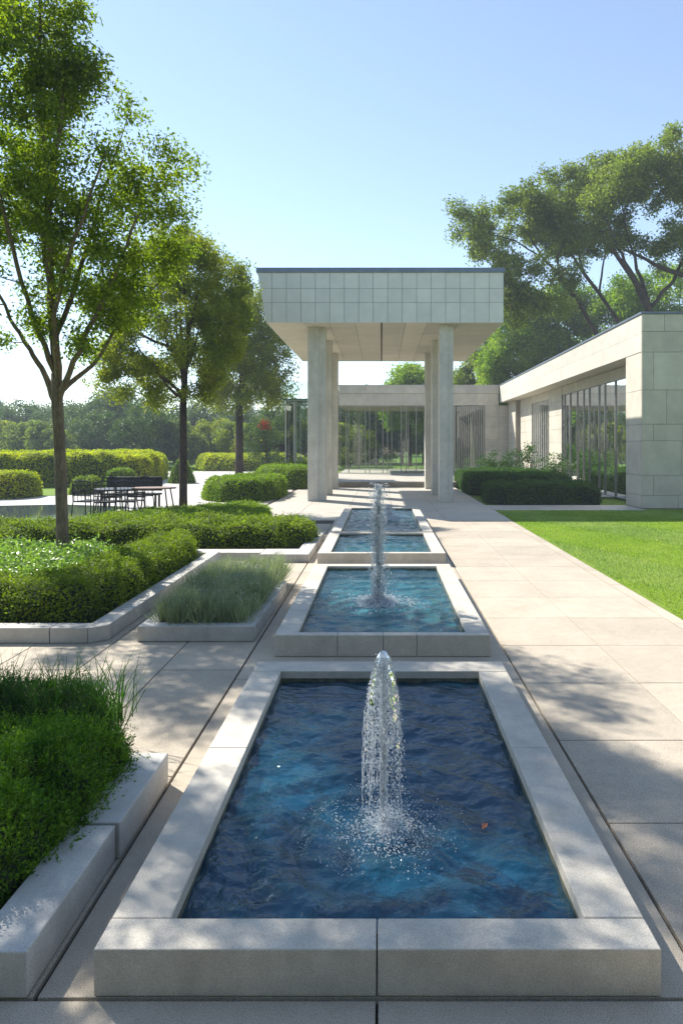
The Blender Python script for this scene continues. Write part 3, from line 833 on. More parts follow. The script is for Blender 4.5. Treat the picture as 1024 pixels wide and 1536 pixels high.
# D: long hedge behind
planter('concrete planter edge beside the third pool under the long hedge',
        [(-2.5, -1.49, 14.0, 14.75, .004, .165), (-4.7, -2.51, 14.25, 14.75, .004, .16), (-1.78, -1.485, 14.76, 17.6, .004, .165)],
        [(-4.7, 14.75), (-1.78, 14.75), (-1.78, 17.6), (-4.7, 17.6)])
hedge('long_hedge', [(-1.68, 15.3), (-1.62, 17.4), (-3.2, 18.2), (-6.2, 18.0), (-9.2, 16.6), (-11.5, 14.9), (-11.8, 13.2), (-8.6, 14.35), (-6.4, 15.5), (-4.0, 15.3)], .05, .50,
      'long curving clipped hedge crossing behind the lavender and the nearest tree', M['hedge'], leaf=.058, dens=1700, rnd=.28, bump=.10, bs=3.0, seed=6.0)
hedge('low_hedge', [(-3.3, 19.1), (-4.2, 25.8), (-5.6, 26.2), (-9.2, 22.4), (-9.0, 19.6), (-5.6, 18.6)], .0, .22,
      'low flat light green hedge between the long hedge and the terrace', M['hedge_far'], leaf=.07, dens=900, rnd=.25, bump=.08, bs=2.6, seed=3.0)
hedge('rounded_hedge', [(-8.0, 30.2), (-6.4, 28.6), (-4.75, 29.0), (-4.5, 33.5), (-5.2, 36.2), (-7.6, 36.0), (-8.4, 33)], .0, .86,
      'rounded clipped hedge beside the dark trunked tree and the terrace', M['hedge_far'], leaf=.085, dens=850, rnd=.45, bump=.12, bs=2.2, seed=5.0)
hedge('corner_hedge', [(-6.9, 38.5), (-4.6, 36.9), (-3.4, 38.5), (-3.6, 44), (-6.4, 45.5), (-8.0, 42.5)], .0, 1.15,
      'mounded hedge half hidden behind the left portico columns', M['hedge_far'], leaf=.10, dens=600, rnd=.8, bump=.08, bs=1.5, seed=8.0)

# yellow-green hedges far left
hedge('yellow_hedge', [(-44, 36), (-27, 37), (-18.5, 39), (-14.3, 41.5), (-14.8, 46), (-16, 52), (-19, 56), (-30, 50), (-44, 46)], .0, 1.85,
      'long tall yellow-green hedge behind the plaza on the far left', M['hedge_yel'], leaf=.12, dens=420, rnd=.8, bump=.22, bs=1.3, seed=12.0)
hedge('yellow_hedge', [(-30, 29.6), (-17.8, 30.0), (-16.0, 31.0), (-16.4, 33.5), (-30, 34)], .0, 1.12,
      'shorter yellow-green block hedge at the left edge before the tall one', M['hedge_yel'], leaf=.10, dens=520, rnd=.5, bump=.09, bs=1.6, seed=13.0)
hedge('yellow_hedge', [(-18.5, 66), (-12, 62.5), (-7.5, 62.5), (-7, 70), (-12, 74), (-18.5, 73)], .0, 1.5,
      'distant yellow-green hedge bank beyond the end of the plaza', M['hedge_yel'], leaf=.16, dens=260, rnd=1.2, bump=.12, bs=1, seed=14.0)
hedge('small_shrub', [(-15.4, 33.2), (-14.2, 33.4), (-14.0, 35), (-15.3, 35)], 0, .8, 'small dark green shrub between the yellow hedges and the plaza', M['hedge'], leaf=.10, dens=600, rnd=.5, seed=15., cat='shrub')
hedge('small_shrub', [(-14.9, 36.2), (-13.6, 36.5), (-13.4, 38), (-14.7, 38.2)], 0, 1.1, 'paler bushy shrub in front of the tall yellow hedge', M['hedge_far'], leaf=.10, dens=600, rnd=.5, seed=16., cat='shrub')
hedge('conical_shrub', [(-13.6, 43), (-12.0, 43), (-12.0, 44.6), (-13.6, 44.6)], 0, 1.9, 'pointed dark shrub at the right end of the tall yellow hedge', M['hedge_far'], leaf=.10, dens=500, rnd=.85, power=1.2, seed=17., cat='shrub')
struct(MB().prism([(-40, 27.2), (-19, 30.7), (-15.1, 33.2), (-13.6, 38.6), (-15.9, 46), (-21, 60), (-60, 60), (-60, 27)], -.088, -.005).build('grass_verge', M['meadow']))

# right bed hedge along the wing
hedge('bed_hedge', [(4.5, 27.7), (8.9, 27.7), (9.2, 29.5), (9.2, 31.6), (4.45, 31.6)], .0, .74,
      'dark clipped hedge in the bed in front of the glazed stone wing', M['hedge_dk'], leaf=.075, dens=1000, rnd=.32, bump=.10, bs=2, seed=21.)
hedge('bed_hedge', [(4.4, 32.4), (9.4, 32.4), (9.6, 36.5), (9.4, 44), (4.6, 44), (4.3, 38)], .0, .92,
      'second dark hedge strip behind the first in the wing bed', M['hedge_dk'], leaf=.085, dens=650, rnd=.4, bump=.08, bs=2, seed=22.)
for i, (x, y, h, lab) in enumerate([(8.3, 44.2, 2.0, 'leafy dark shrub against the stone wall under the portico side'), (9.6, 44.0, 2.3, 'tallest leafy shrub beside the slatted wing window'),
                                    (10.0, 39.6, 1.7, 'leafy shrub before the stone pier of the wing'), (7.0, 45.2, 1.5, 'low leafy shrub at the left end of the wall bed')]):
    rng = np.random.default_rng(50 + i)
    cl = np.stack([x + rng.normal(0, .38, 16), y + rng.normal(0, .3, 16), rng.uniform(.35, h, 16)], 1)
    tree('leafy_shrub', lab, 'shrub', (x, y, 0), [((x, y, 0), .03), ((x + .05, y, h * .6), .015)],
         [[((x, y, .1), .02), (tuple(cl[k]), .008)] for k in range(5)], cl, .38, 90, .13, M['hedge_dk'], M['bark3'], seed=60 + i, twigs=False)

# ================================================================== PORTICO
PR = thing('portico', 'tall stone canopy on fluted columns over the end of the pool axis', 'portico', (0, 29, 0))
px0t, px0b, px1 = -5.14, -4.78, 5.05
zb, zt_ = 7.49, 9.57
YF, YB = 28.3, 41.4
core = MB()
core.prism([(px0b + .03, YF + .03), (px1 - .03, YF + .03), (px1 - .03, YB - .03), (px0b + .03, YB - .03)], zb + .03, zt_ - .02, 0,
           [(px0t + .03, YF + .03), (px1 - .03, YF + .03), (px1 - .03, YB - .03), (px0t + .03, YB - .03)])
core.build('roof_core', M['joint'], PR)
# front, back and side panels
rows = [zb, 8.32, 8.90, zt_]
fr = MB(); ncol = 17
def xl(z): return px0b + (px0t - px0b) * (z - zb) / (zt_ - zb)
for i in range(ncol):
    for j in range(3):
        z0, z1 = rows[j] + (.006 if j else -.0), rows[j + 1] - .006
        for (yo, yi) in ((YF, YF + .025), (YB - .025, YB)):
            def X(k, z):
                xv = px0t + (px1 - px0t) * k / ncol
                return max(xv, xl(z)) if k else xl(z)
            g_ = .007; jit = random.uniform(-.002, .002)
            v = []
            for yy in (yo + jit, yi):
                v += [(X(i, z0) + g_, yy, z0), (X(i + 1, z0) - g_, yy, z0), (X(i + 1, z1) - g_, yy, z1), (X(i, z1) + g_, yy, z1)]
            fr.add(v, [(0, 1, 2, 3), (7, 6, 5, 4), (0, 4, 5, 1), (1, 5, 6, 2), (2, 6, 7, 3), (3, 7, 4, 0)])
for i in range(20):
    for j in range(3):
        z0, z1 = rows[j] + .006, rows[j + 1] - .006
        ya, yb_ = YF + .03 + (YB - YF - .06) * i / 20 + .006, YF + .03 + (YB - YF - .06) * (i + 1) / 20 - .006
        fr.box(px1 - .025, px1 - .001, ya, yb_, z0, z1)
        v = [(xl(z0) + .001, ya, z0), (xl(z0) + .03, ya, z0), (xl(z0) + .03, yb_, z0), (xl(z0) + .001, yb_, z0), (xl(z1) + .001, ya, z1), (xl(z1) + .03, ya, z1), (xl(z1) + .03, yb_, z1), (xl(z1) + .001, yb_, z1)]
        fr.add(v, [(0,3,2,1),(4,5,6,7),(0,1,5,4),(1,2,6,5),(2,3,7,6),(3,0,4,7)])
fr.build('fascia', stone_mat('canopy_panel', (.66, .66, .605), speck=.03, speck_scale=60, island=.05, mott=.05, rough=.45, stain=.10, staincol=(.42, .41, .36), grain=2.5), PR)
so = MB()
xs = [px0b + .028, -3.2, -2.2, -1.1, -.03, .03, 1.0, 1.9, 3.2, px1 - .028]
for k in range(len(xs) - 1):
    if k == 4: continue
    for (ya, yb_) in ((YF + .028, 31.5), (31.5, 34.8), (34.8, 38.1), (38.1, YB - .028)):
        so.box(xs[k] + .008, xs[k + 1] - .008, ya + .004, yb_ - .004, zb + .002, zb + .03)
so.build('soffit', M['soffit'], PR)
cap = MB().prism([(px0t - .05, YF - .05), (px1 + .05, YF - .05), (px1 + .05, YB + .05), (px0t - .05, YB + .05)], zt_ - .01, zt_ + .19)
cap.build('roof_edge', M['flashing'], PR, bevel=.01)

def col_profile(x0, x1, y0, y1, n=.09):
    return [(x0, y0), (x1 - n, y0), (x1 - n, y0 + n), (x1, y0 + n), (x1, y1 - n), (x1 - n, y1 - n), (x1 - n, y1), (x0 + n, y1), (x0 + n, y1 - n), (x0, y1 - n)]
def column(x0, x1, y0, y1, fl=.1):
    c = MB()
    w = x1 - x0; d = y1 - y0
    # plan with re-entrant corners, front face split by a shallow flute
    def plan(e=0):
        a, b = x0 + e, x1 - e; p, q = y0 + e, y1 - e
        return [(a, p), (a + w * .58, p), (a + w * .64, p + fl), (b, p + fl), (b, p + d * .40), (b - fl * .8, p + d * .46), (b - fl * .8, p + d * .56), (b, p + d * .62), (b, q), (a, q)]
    zs = [0, 1.75, 2.95, 4.6, 6.6, zb + .004]
    for a, b in zip(zs[:-1], zs[1:]):
        c.prism(plan(), a + .003, b - .003)
    c.prism(plan(.012), .0, zb + .003)
    return c.build('column', M['column'], PR, bevel=.012)
column(-3.17, -2.42, 29.3, 30.15)
column(-3.17, -2.42, 33.0, 33.85)
column(-3.17, -2.42, 37.5, 38.35)
column(2.44, 3.02, 28.75, 29.5, .05)
column(2.44, 2.98, 33.0, 33.7, .05)
column(2.40, 3.06, 37.5, 38.3, .06)

# ================================================================== CENTRAL BUILDING (Y = 57)
BY = 57.2
CB = thing('gallery_building', 'low stone and glass gallery behind the portico', 'building', (2.5, BY, 0))
def panels(mb, axis, const, thick, us, zs, gap=.012):
    """stone panels on a plane: axis 'x' -> plane y=const facing -y; axis 'y' -> plane x=const facing -x"""
    for j in range(len(zs) - 1):
        cuts = us(j) if callable(us) else us
        for i in range(len(cuts) - 1):
            a, b = cuts[i] + gap / 2, cuts[i + 1] - gap / 2
            z0, z1 = zs[j] + gap / 2, zs[j + 1] - gap / 2
            if axis == 'x': mb.box(a, b, const, const + thick, z0, z1)
            else: mb.box(const, const + thick, a, b, z0, z1)
struct_b = [-3.1, 8.2]
# plinth
MB().box(-3.4, 4.3, 39.0, 39.7, -.02, .30).build('step', M['aggregate'], CB, bevel=.01)
MB().box(-4.4, 9.8, 39.71, BY - .02, -.03, .05).build('plinth', M['slab_far'], CB)
MB().box(-3.55, 9.8, BY, 67, -.02, .06).build('floor', M['slab_far'], CB)
# roof slab and fascia
MB().box(-3.5, 9.75, BY + .04, 67, 5.76, 7.3).build('roof', M['interior'], CB)
f = MB()
panels(f, 'x', BY + .012, .03, [-3.55, .3, 4.3, 7.9, 9.8], [5.74, 6.73])
panels(f, 'x', BY - .06, .10, [-3.55, -1.3, 1.7, 4.8, 7.1, 9.82], [6.74, 7.38])
panels(f, 'y', -3.59, .05, [BY + .05, 60, 63, 67], [5.74, 6.73, 7.38])
f.build('fascia', M['ashlar'], CB)
MB().box(-3.63, 9.81, BY - .09, 67.05, 7.385, 7.46).build('roof_edge', M['fascia'], CB)
w = MB(); panels(w, 'x', BY, .04, [8.68, 9.8, 10.6], [.06, 1.0, 1.95, 2.9, 3.85, 4.8, 5.74])
w.build('wall', M['ashlar'], CB)
MB().box(8.7, 10.59, BY + .045, 66.9, .06, 5.74).build('wall_core', M['interior'], CB)
# glazing front and rear
def window_wall(parent, x0, x1, y, z0, z1, xs, gm, w=.05, d=.12, name='window'):
    fo = MB()
    for x in xs: fo.box(x - w / 2, x + w / 2, y - d / 2, y + d / 2, z0, z1)
    fo.box(x0, x1, y - d / 2 + .003, y + d / 2 - .003, z1 + .001, z1 + .06); fo.box(x0, x1, y - d / 2 + .003, y + d / 2 - .003, z0 - .03, z0 - .001)
    fo = fo.build(name, M['mullion'], parent)
    gg = MB().add([(x0, y, z0 + .001), (x1, y, z0 + .001), (x1, y, z1 - .001), (x0, y, z1 - .001)], [(0, 1, 2, 3)]).build('pane', gm, parent)
    gg.parent = fo; gg.location = (0, 0, 0)
    return fo
window_wall(CB, -3.5, 6.0, BY + .12, .09, 5.66, [-3.45, -2.75, -1.35, -1.0, .1, .5, 1.65, 2.05, 2.9, 4.0, 5.1, 5.97], M['glass'], .06)
window_wall(CB, -3.5, 8.65, 66.6, .09, 5.66, [-3.45, -2.2, -.55, 1.0, 2.6, 4.2, 5.9, 7.5], M['glass'], .13)
# slatted window on the right of the gallery
sl = MB()
for k in range(14):
    x = 6.16 + 2.36 * k / 13
    sl.box(x - .027, x + .027, BY + .02, BY + .16, .07, 5.7)
sl.box(6.02, 6.10, BY + .0, BY + .2, .07, 5.72); sl.box(8.59, 8.67, BY + .001, BY + .2, .07, 5.72)
slo = sl.build('slatted_window', M['slat'], CB)
gg = MB().add([(6.1, BY + .21, .07), (8.6, BY + .21, .07), (8.6, BY + .21, 5.7), (6.1, BY + .21, 5.7)], [(0, 1, 2, 3)]).build('pane', glass_mat('dark_glass', (.35, .38, .34), .18), CB); gg.parent = slo; gg.location = (0, 0, 0)

# glass pavilion at the left of the gallery
GP = thing('glass_pavilion', 'small clear glass pavilion left of the portico columns', 'pavilion', (-5.4, 46, 0))
g1 = MB()
for x, y in ((-6.25, 44.6), (-5.7, 44.6), (-5.45, 46), (-4.5, 44.6), (-3.3, 44.6), (-6.25, 50), (-4.6, 50), (-3.3, 50)):
    g1.box(x - .035, x + .035, y - .035, y + .035, 0, 5.3)
g1.box(-6.3, -3.25, 44.55, 44.65, 5.3, 5.38); g1.box(-6.3, -3.25, 49.95, 50.05, 5.3, 5.38); g1.box(-6.3, -6.2, 44.66, 49.94, 5.3, 5.38)
g1.build('frame', M['slat'], GP)
MB().box(-6.2, -3.3, 44.59, 44.61, .02, 5.29).build('pane', M['glass_clear'], GP)
MB().box(-6.26, -6.24, 44.7, 49.9, .02, 5.29).build('pane', M['glass_clear'], GP)
MB().box(-6.5, -3.2, 44.4, 50.3, 5.40, 5.44).build('roof_pane', M['glass_clear'], GP)
MB().box(-6.5, -3.2, 44.36, 44.40, 5.2, 6.5).build('roof_pane', M['glass_clear'], GP)

# ================================================================== RIGHT WING
WG = thing('stone_wing', 'long limestone wing with a deep roof band and tall glazing on the right', 'building', (14, 26, 0))
XF, XW, Y0, Y1 = 9.86, 10.9, 25.9, 57.0
XR = 14.3
zr = [0, .5, 1.26, 2.57, 3.2, 4.5, 5.94]
cutx = [10.96, 10.28, 11.2, 10.28, 10.78, 10.28]
e = MB()
def us(j):
    base = {0: [XF, 11.25, 13.4, 15.6, 18, 20, 22], 1: [XF, 10.30, 12.6, 14.4, 17, 19.5, 22], 2: [XF, 11.35, 13.6, 16, 18.4, 22], 3: [XF, 10.30, 11.42, 13.9, 16.2, 19, 22],
            4: [XF, 10.80, 12.9, 15.4, 18, 22], 5: [XF, 10.30, 12.5, 15, 17.6, 22]}[j]
    return base
panels(e, 'x', Y0, .06, us, zr)
panels(e, 'x', Y0, .06, lambda j: ([XF, 13.5, 17, 22], [XF, 10.72, 12.7, 14.8, 18, 22])[j], [5.94, 6.72, 7.38])
# pier return facing the walk
panels(e, 'y', XF, .05, [Y0 + .062, 27.6], zr)
e.build('end_wall', M['ashlar'], WG, bevel=.004)
MB().box(XF + .052, 22, Y0 + .065, 27.56, 0, 5.93).build('end_wall_core', M['interior'], WG)
# roof band
fb = MB()
panels(fb, 'y', XF, .05, lambda j: ([Y0 + .062, 29.4, 33.2, 37.5, 42, 46.5, 51, Y1], [Y0 + .062, 31, 35.4, 40, 44.5, 49, 53.5, Y1])[j], [5.96, 6.66, 7.38], .006)
fb.build('fascia', M['fascia'], WG)
MB().prism([(XF + .052, Y0 + .065), (21.9, Y0 + .065), (21.9, 31), (XR, 31), (XR, 57.02), (XF + .052, 57.02)], 5.97, 7.36).build('roof', M['soffit'], WG)
MB().prism([(XF - .04, Y0 - .04), (22.05, Y0 - .04), (22.05, 31.1), (XR + .1, 31.1), (XR + .1, 57.1), (XF - .04, 57.1)], 7.385, 7.47).build('roof_edge', M['flashing'], WG, bevel=.008)
# wall behind the overhang
wl = MB(); zs6 = [0, .85, 1.7, 2.55, 3.4, 4.25, 5.1, 5.96]
panels(wl, 'y', XW, .05, [41.25, 44.5], zs6)
panels(wl, 'y', XW, .05, [49.7, 51.6, 53.7], zs6)
panels(wl, 'y', XW - .35, .05, [53.9, 56.9], zs6)
panels(wl, 'y', XW, .05, [27.62, 34.4, 41.2], [5.42, 5.96])
panels(wl, 'y', XW, .05, [44.55, 49.65], [5.42, 5.96])
wl.build('wall', M['ashlar'], WG, bevel=.004)
for dd in ((XW + .052, 11.5, 41.3, 44.45, 0, 5.96), (XW + .052, 11.5, 49.75, 53.7, 0, 5.96), (XW - .298, 11.5, 53.905, 56.9, 0, 5.955)):
    box_obj('wall_core', dd, M['interior'], WG)
MB().box(XW + .2, XR, 57.0, 57.3, 0, 5.96).build('rear_wall', M['interior'], WG)
# big window
gl = MB()
ym = [27.66, 28.9, 30.15, 31.8, 33.3, 34.2, 35.8, 36.8, 38.0, 39.4, 40.6, 41.2]
for k, y in enumerate(ym):
    ww = .05 if k % 3 else .08
    gl.box(XW - .05, XW + .02, y - ww / 2, y + ww / 2, .02, 5.4)
gl.box(XW - .08, XW + .08, 27.62, 41.24, -.01, .018); gl.box(XW - .08, XW + .08, 27.62, 41.24, 5.401, 5.418)
glo = gl.build('window', M['mullion'], WG)
pn = MB().add([(XW, 27.7, .02), (XW, 41.2, .02), (XW, 41.2, 5.4), (XW, 27.7, 5.4)], [(0, 1, 2, 3)]).build('pane', M['glass_wing'], WG); pn.parent = glo; pn.location = (0, 0, 0)
sl = MB()
for k in range(9):
    y = 44.7 + 4.8 * k / 8
    sl.box(XW - .03, XW + .0, y - .05, y + .05, .02, 5.4)
slo = sl.build('slatted_window', M['slat'], WG)
pn = MB().add([(XW + .05, 44.6, .02), (XW + .05, 49.6, .02), (XW + .05, 49.6, 5.4), (XW + .05, 44.6, 5.4)], [(0, 1, 2, 3)]).build('pane', M['glass_wing'], WG); pn.parent = slo; pn.location = (0, 0, 0)
MB().box(XW + .1, XR, 27.6, 57, -.02, .006).build('floor', M['slab_far'], WG)
MB().box(XR - .3, XR, 27.6, 57, .01, 5.96).build('inner_wall', M['interior'], WG)
MB().box(XW - .85, XW + .095, 31.9, 57, -.05, .004).build('wall_base', M['slab_far'], WG)
# dark low bench inside glass
MB().box(11.6, 13.2, 30.2, 32.4, .35, 1.15).build('counter', M['darkint'], WG, bevel=.02)

# ================================================================== TREES: left row
def P3(px, py, Y): return wp(px, py, Y)
LEAN = .32
def yl(z): return 13.4 - LEAN * max(0, z - 3.3)
def Q(px, py, dy=0):
    z = H - (py - VY) / F * 13.4; y = yl(z)
    x, y, z = wp(px, py, y); return (x, y + dy, z)
sil1 = [(85, 575), (130, 520), (150, 560), (165, 540), (190, 500), (235, 440), (262, 380), (272, 350), (262, 300), (284, 240), (262, 218), (240, 245), (226, 205), (200, 165), (190, 130),
        (165, 82), (148, 95), (140, 115), (118, 110), (112, 60), (128, 20), (120, -60), (95, -120), (60, -160), (20, -120), (-20, -40), (-60, 60), (-110, 170), (-140, 280), (-130, 380), (-90, 460), (-40, 510), (20, 505), (60, 530)]
cl1 = crown_clumps(sil1, 13.4, 1.1, 200, lean=LEAN, zref=3.3, seed=4, gap=-.30, gs=1.25, rmin=6)
b1 = (-6.29, 13.5, 0.0)
trunk1 = [(b1, .135), ((-6.30, 13.5, .6), .117), ((-6.33, 13.48, 2.0), .108), (Q(86, 600), .108), (Q(85, 560), .10)]
limbs1 = [
    [(Q(86, 600), .10), (Q(82, 500), .085), (Q(75, 400), .07), (Q(72, 280), .05), (Q(60, 150), .035), (Q(60, 0), .02), (Q(58, -110), .01)],
    [(Q(84, 602), .075), (Q(60, 560, .2), .055), (Q(30, 520, .4), .045), (Q(-10, 470, .6), .035), (Q(-60, 380, .8), .02)],
    [(Q(88, 600), .07), (Q(112, 560, -.2), .055), (Q(145, 500, -.4), .045), (Q(190, 420, -.5), .03), (Q(225, 340, -.6), .018)],
    [(Q(90, 590), .06), (Q(130, 545, .3), .04), (Q(165, 480, .5), .03), (Q(230, 400, .7), .016)],
    [(Q(84, 560), .06), (Q(60, 480, -.3), .045), (Q(45, 380, -.6), .035), (Q(20, 250, -.8), .02)],
    [(Q(80, 520), .055), (Q(105, 430, .2), .045), (Q(130, 320, .4), .035), (Q(160, 200, .5), .018)],
    [(Q(77, 440), .05), (Q(50, 330, .3), .035), (Q(10, 200, .6), .02)],
    [(Q(73, 360), .045), (Q(95, 260, -.3), .03), (Q(120, 130, -.4), .015)],
    [(Q(86, 580), .05), (Q(100, 480, -.5), .04), (Q(140, 380, -.8), .03), (Q(190, 260, -.9), .015)],
    [(Q(70, 300), .035), (Q(85, 180, .2), .025), (Q(95, 60, .3), .012)],
]
tree('row_tree', 'nearest tall airy tree with a forked brown trunk on the left', 'tree', b1, trunk1, limbs1, cl1, .42, 380, .080, M['leaf_ash'], M['bark1'], group='row of trees on the left', seed=1, twig=.010, aspect=.5)

# next tree of the row, nearer than the frame's left edge: its crown shades the front of the near pool
rng = np.random.default_rng(91)
c4 = []
while len(c4) < 100:
    p = rng.uniform(-1, 1, 3)
    if np.linalg.norm(p) > 1: continue
    q = np.array([-6.05 + p[0] * 1.75, 7.3 + p[1] * 2.1, 7.1 + p[2] * 2.5])
    if vnoise(q[None], 1.3, 6)[0] < -.2: continue
    c4.append(q)
c4 = np.array(c4)
t4 = (-6.6, 6.9, 0.0)
tree('row_tree', 'row tree just outside the left edge whose crown dapples the near pool', 'tree', t4, [(t4, .14), ((-6.6, 6.9, 1.5), .115), ((-6.55, 6.9, 3.4), .105)],
     [[((-6.55, 6.9, 3.3), .09), ((-6.3, 7.1, 6), .06), ((-6.2, 7.2, 9), .015)]] + [[((-6.55, 6.9, 3.4), .06), ((-6.55 + .4 * (c4[k][0] + 6.55), 6.9 + .4 * (c4[k][1] - 6.9), 4.4), .045), (tuple(c4[k]), .015)] for k in range(7)],
     c4, .45, 430, .075, M['leaf_ash'], M['bark1'], group='row of trees on the left', seed=92, twig=.010)

def simple_tree(name, label, bx, by, tw, forkpy, sil, Y, depth, n, cr, nl, lf, lm, bm, seed, group=None, tilt=0, gap=-.3, gs=.6, extra=None, nlimb=8):
    base = ((bx - VX) / F * Y, Y, 0)
    fk = wp(bx + tilt, forkpy, Y)
    cl = crown_clumps(sil, Y, depth, n, seed=seed, gap=gap, gs=gs, rmin=2)
    top = wp(bx + tilt, min(p[1] for p in sil) + 30, Y)
    tr_ = [(base, tw * 1.15), ((base[0] * .9 + fk[0] * .1, Y, .5), tw), (fk, tw * .85)]
    limbs = [[(fk, tw * .8), ((fk[0] * .6 + top[0] * .4 + .2, Y, fk[2] * .6 + top[2] * .4), tw * .5), (top, tw * .15)]]
    rng = np.random.default_rng(seed)
    idx = rng.choice(len(cl), nlimb, replace=False)
    for i in idx:
        c = cl[i]; s = rng.uniform(0, .35)
        st = (fk[0] + (top[0] - fk[0]) * s, Y, fk[2] + (top[2] - fk[2]) * s)
        mid = (st[0] * .45 + c[0] * .55, st[1] * .45 + c[1] * .55, st[2] * .6 + c[2] * .4)
        limbs.append([(st, tw * .45), (mid, tw * .3), (tuple(c), tw * .1)])
    return tree(name, label, 'tree', base, tr_, limbs, cl, cr, nl, lf, lm, bm, group, seed=seed, twig=tw * .10, extra=extra)

sil2 = [(275, 605), (240, 600), (200, 612), (165, 590), (158, 540), (170, 470), (185, 400), (215, 355), (245, 338), (285, 342), (330, 365), (355, 390), (368, 430), (372, 490), (362, 540), (345, 570), (320, 590), (300, 600)]
simple_tree('row_tree', 'second tree of the left row with a dense yellow-green crown', 275, 765, .15, 600, sil2, 25.0, 2.3, 200, .52, 430, .105, M['leaf_mid'], M['bark2'], 12, 'row of trees on the left', gap=-.5)
sil3 = [(357, 618), (330, 612), (300, 600), (300, 540), (320, 470), (345, 435), (370, 420), (392, 425), (412, 445), (420, 490), (436, 530), (440, 570), (425, 600), (400, 618)]
simple_tree('row_tree', 'third tree of the left row, smaller, with an almost black trunk', 359, 717, .30, 610, sil3, 50.0, 3.2, 160, .9, 360, .19, M['leaf_mid'], M['bark3'], 13, 'row of trees on the left', gap=-.6)

# ================================================================== TREES behind the wing
def slanted(label, pts, sil, Y, n, seed, cr=.72, nl=260, lf=.22, lm='leaf_oak', depth=2.6, gap=-.2, branches=()):
    """oak-like tree whose dark leaning trunk follows pts [(px,py,r)]"""
    tr_ = [(wp(a, b, Y), r) for a, b, r in pts]
    x0 = tr_[0][0][0]
    base = (x0 + .6, Y, 0)
    cl = crown_clumps(sil, Y, depth, n, seed=seed, gap=gap, gs=.42, rmin=2)
    limbs = [[(wp(a, b, Y + dy), r) for a, b, r, dy in br] for br in branches]
    branches = [[(a, b, c * .7, d) for a, b, c, d in br] for br in branches]
    limbs = [[(wp(a, b, Y + dy), r) for a, b, r, dy in br] for br in branches]
    limbs.append([(p, q * .62) for p, q in tr_[-2:]])
    tree('oak_tree', label, 'tree', base, [(base, pts[0][2] * .9)] + [(p, q * .62) for p, q in tr_], limbs, cl, cr, nl, lf, M[lm], M['bark3'], 'oaks behind the stone wing', seed=seed, twig=.03, flat=.6)
slanted('leaning dark trunked oak nearest the portico roof', [(905, 560, .30), (893, 500, .27), (868, 455, .24), (838, 415, .20)],
        [(672, 320), (700, 308), (735, 322), (760, 300), (790, 275), (830, 285), (850, 330), (870, 370), (860, 430), (845, 480), (800, 465), (775, 490), (745, 480), (735, 420), (735, 370), (712, 395), (690, 350)], 46, 135, 31, gap=-.3,
        branches=[[(868, 455, .2, 0), (845, 420, .16, 0), (812, 385, .11, .5), (790, 350, .06, 1)], [(838, 415, .14, 0), (835, 385, .1, -.5), (848, 360, .06, -.8)],
                  [(812, 385, .09, .5), (770, 360, .06, .5), (725, 350, .03, .5)], [(812, 385, .07, .5), (772, 400, .05, 0), (742, 380, .03, 0)]])
slanted('middle leaning oak with a forked trunk above the wing roof', [(945, 560, .28), (925, 480, .24), (898, 440, .20), (868, 400, .16)],
        [(770, 330), (800, 270), (850, 250), (900, 240), (950, 250), (960, 310), (940, 360), (900, 385), (850, 380), (800, 360)], 49, 150, 32,
        branches=[[(898, 440, .15, 0), (872, 405, .12, 0), (866, 370, .07, .5)], [(868, 400, .12, 0), (838, 350, .07, .5), (820, 310, .04, .5)], [(898, 440, .13, 0), (905, 390, .08, -.5), (925, 330, .04, -.5)]])
slanted('tall spreading oak rising over the stone corner on the right', [(985, 540, .42), (975, 470, .36), (950, 420, .26), (915, 370, .2)],
        [(870, 300), (900, 240), (950, 225), (985, 205), (1030, 190), (1090, 210), (1120, 300), (1090, 380), (1040, 420), (1000, 400), (960, 370), (900, 350)], 44, 190, 33,
        branches=[[(975, 470, .28, 0), (950, 415, .2, 0), (925, 370, .12, 0), (905, 320, .06, 0)], [(975, 470, .28, 0), (962, 420, .18, .4), (940, 350, .09, .6), (930, 290, .05, .6)],
                  [(1060, 430, .2, 0), (1000, 405, .22, 0), (960, 385, .14, .5), (925, 370, .08, .5)], [(975, 460, .2, 0), (1010, 420, .16, .5), (1040, 340, .1, .5), (1050, 260, .05, 0)]])

# bushy trees lower down behind the wing
def bush_tree(label, px, top, half, Y, seed, lm='leaf_fresh', nl=230, n=70, group='bushy trees behind the wing', low=640):
    sil = smooth_poly([(px - half, low), (px - half * 1.05, (low + top) / 2), (px - half * .7, top + 18), (px - half * .2, top), (px + half * .35, top + 4), (px + half * .8, top + 25), (px + half * 1.05, (low + top) / 2), (px + half, low)], 1)
    k = Y / F
    simple_tree('bushy_tree', label, px, 700, .2, low - 15, sil, Y, half * k * .7, n, half * k * .30, nl, .0042 * Y, M[lm], M['bark3'], seed, group, gap=-.75, gs=.3, nlimb=6)
bush_tree('bushy tree between the portico roof and the wing', 772, 432, 50, 66, 41, 'leaf_fresh', 380, 150)
bush_tree('bright bushy tree just right of the portico roof', 850, 430, 54, 66, 42, 'leaf_fresh', 380, 150)
bush_tree('low bushy tree under the leaning oaks', 940, 412, 62, 63, 43, 'leaf_fresh', 380, 150)
bush_tree('bushy tree at the right edge behind the stone corner', 1020, 396, 54, 60, 44, 'leaf_fresh', 280, 80)
bush_tree('dark bushy tree seen beside the right portico column', 722, 505, 36, 72, 45, 'leaf_oak', 260, 60)
bush_tree('round bright tree seen above the gallery roof under the portico', 615, 543, 44, 78, 46, 'leaf_fresh', 280, 80, 'trees beyond the gallery')
bush_tree('lower bright tree over the gallery roof beside the right columns', 690, 558, 40, 74, 47, 'leaf_fresh', 240, 60, 'trees beyond the gallery')
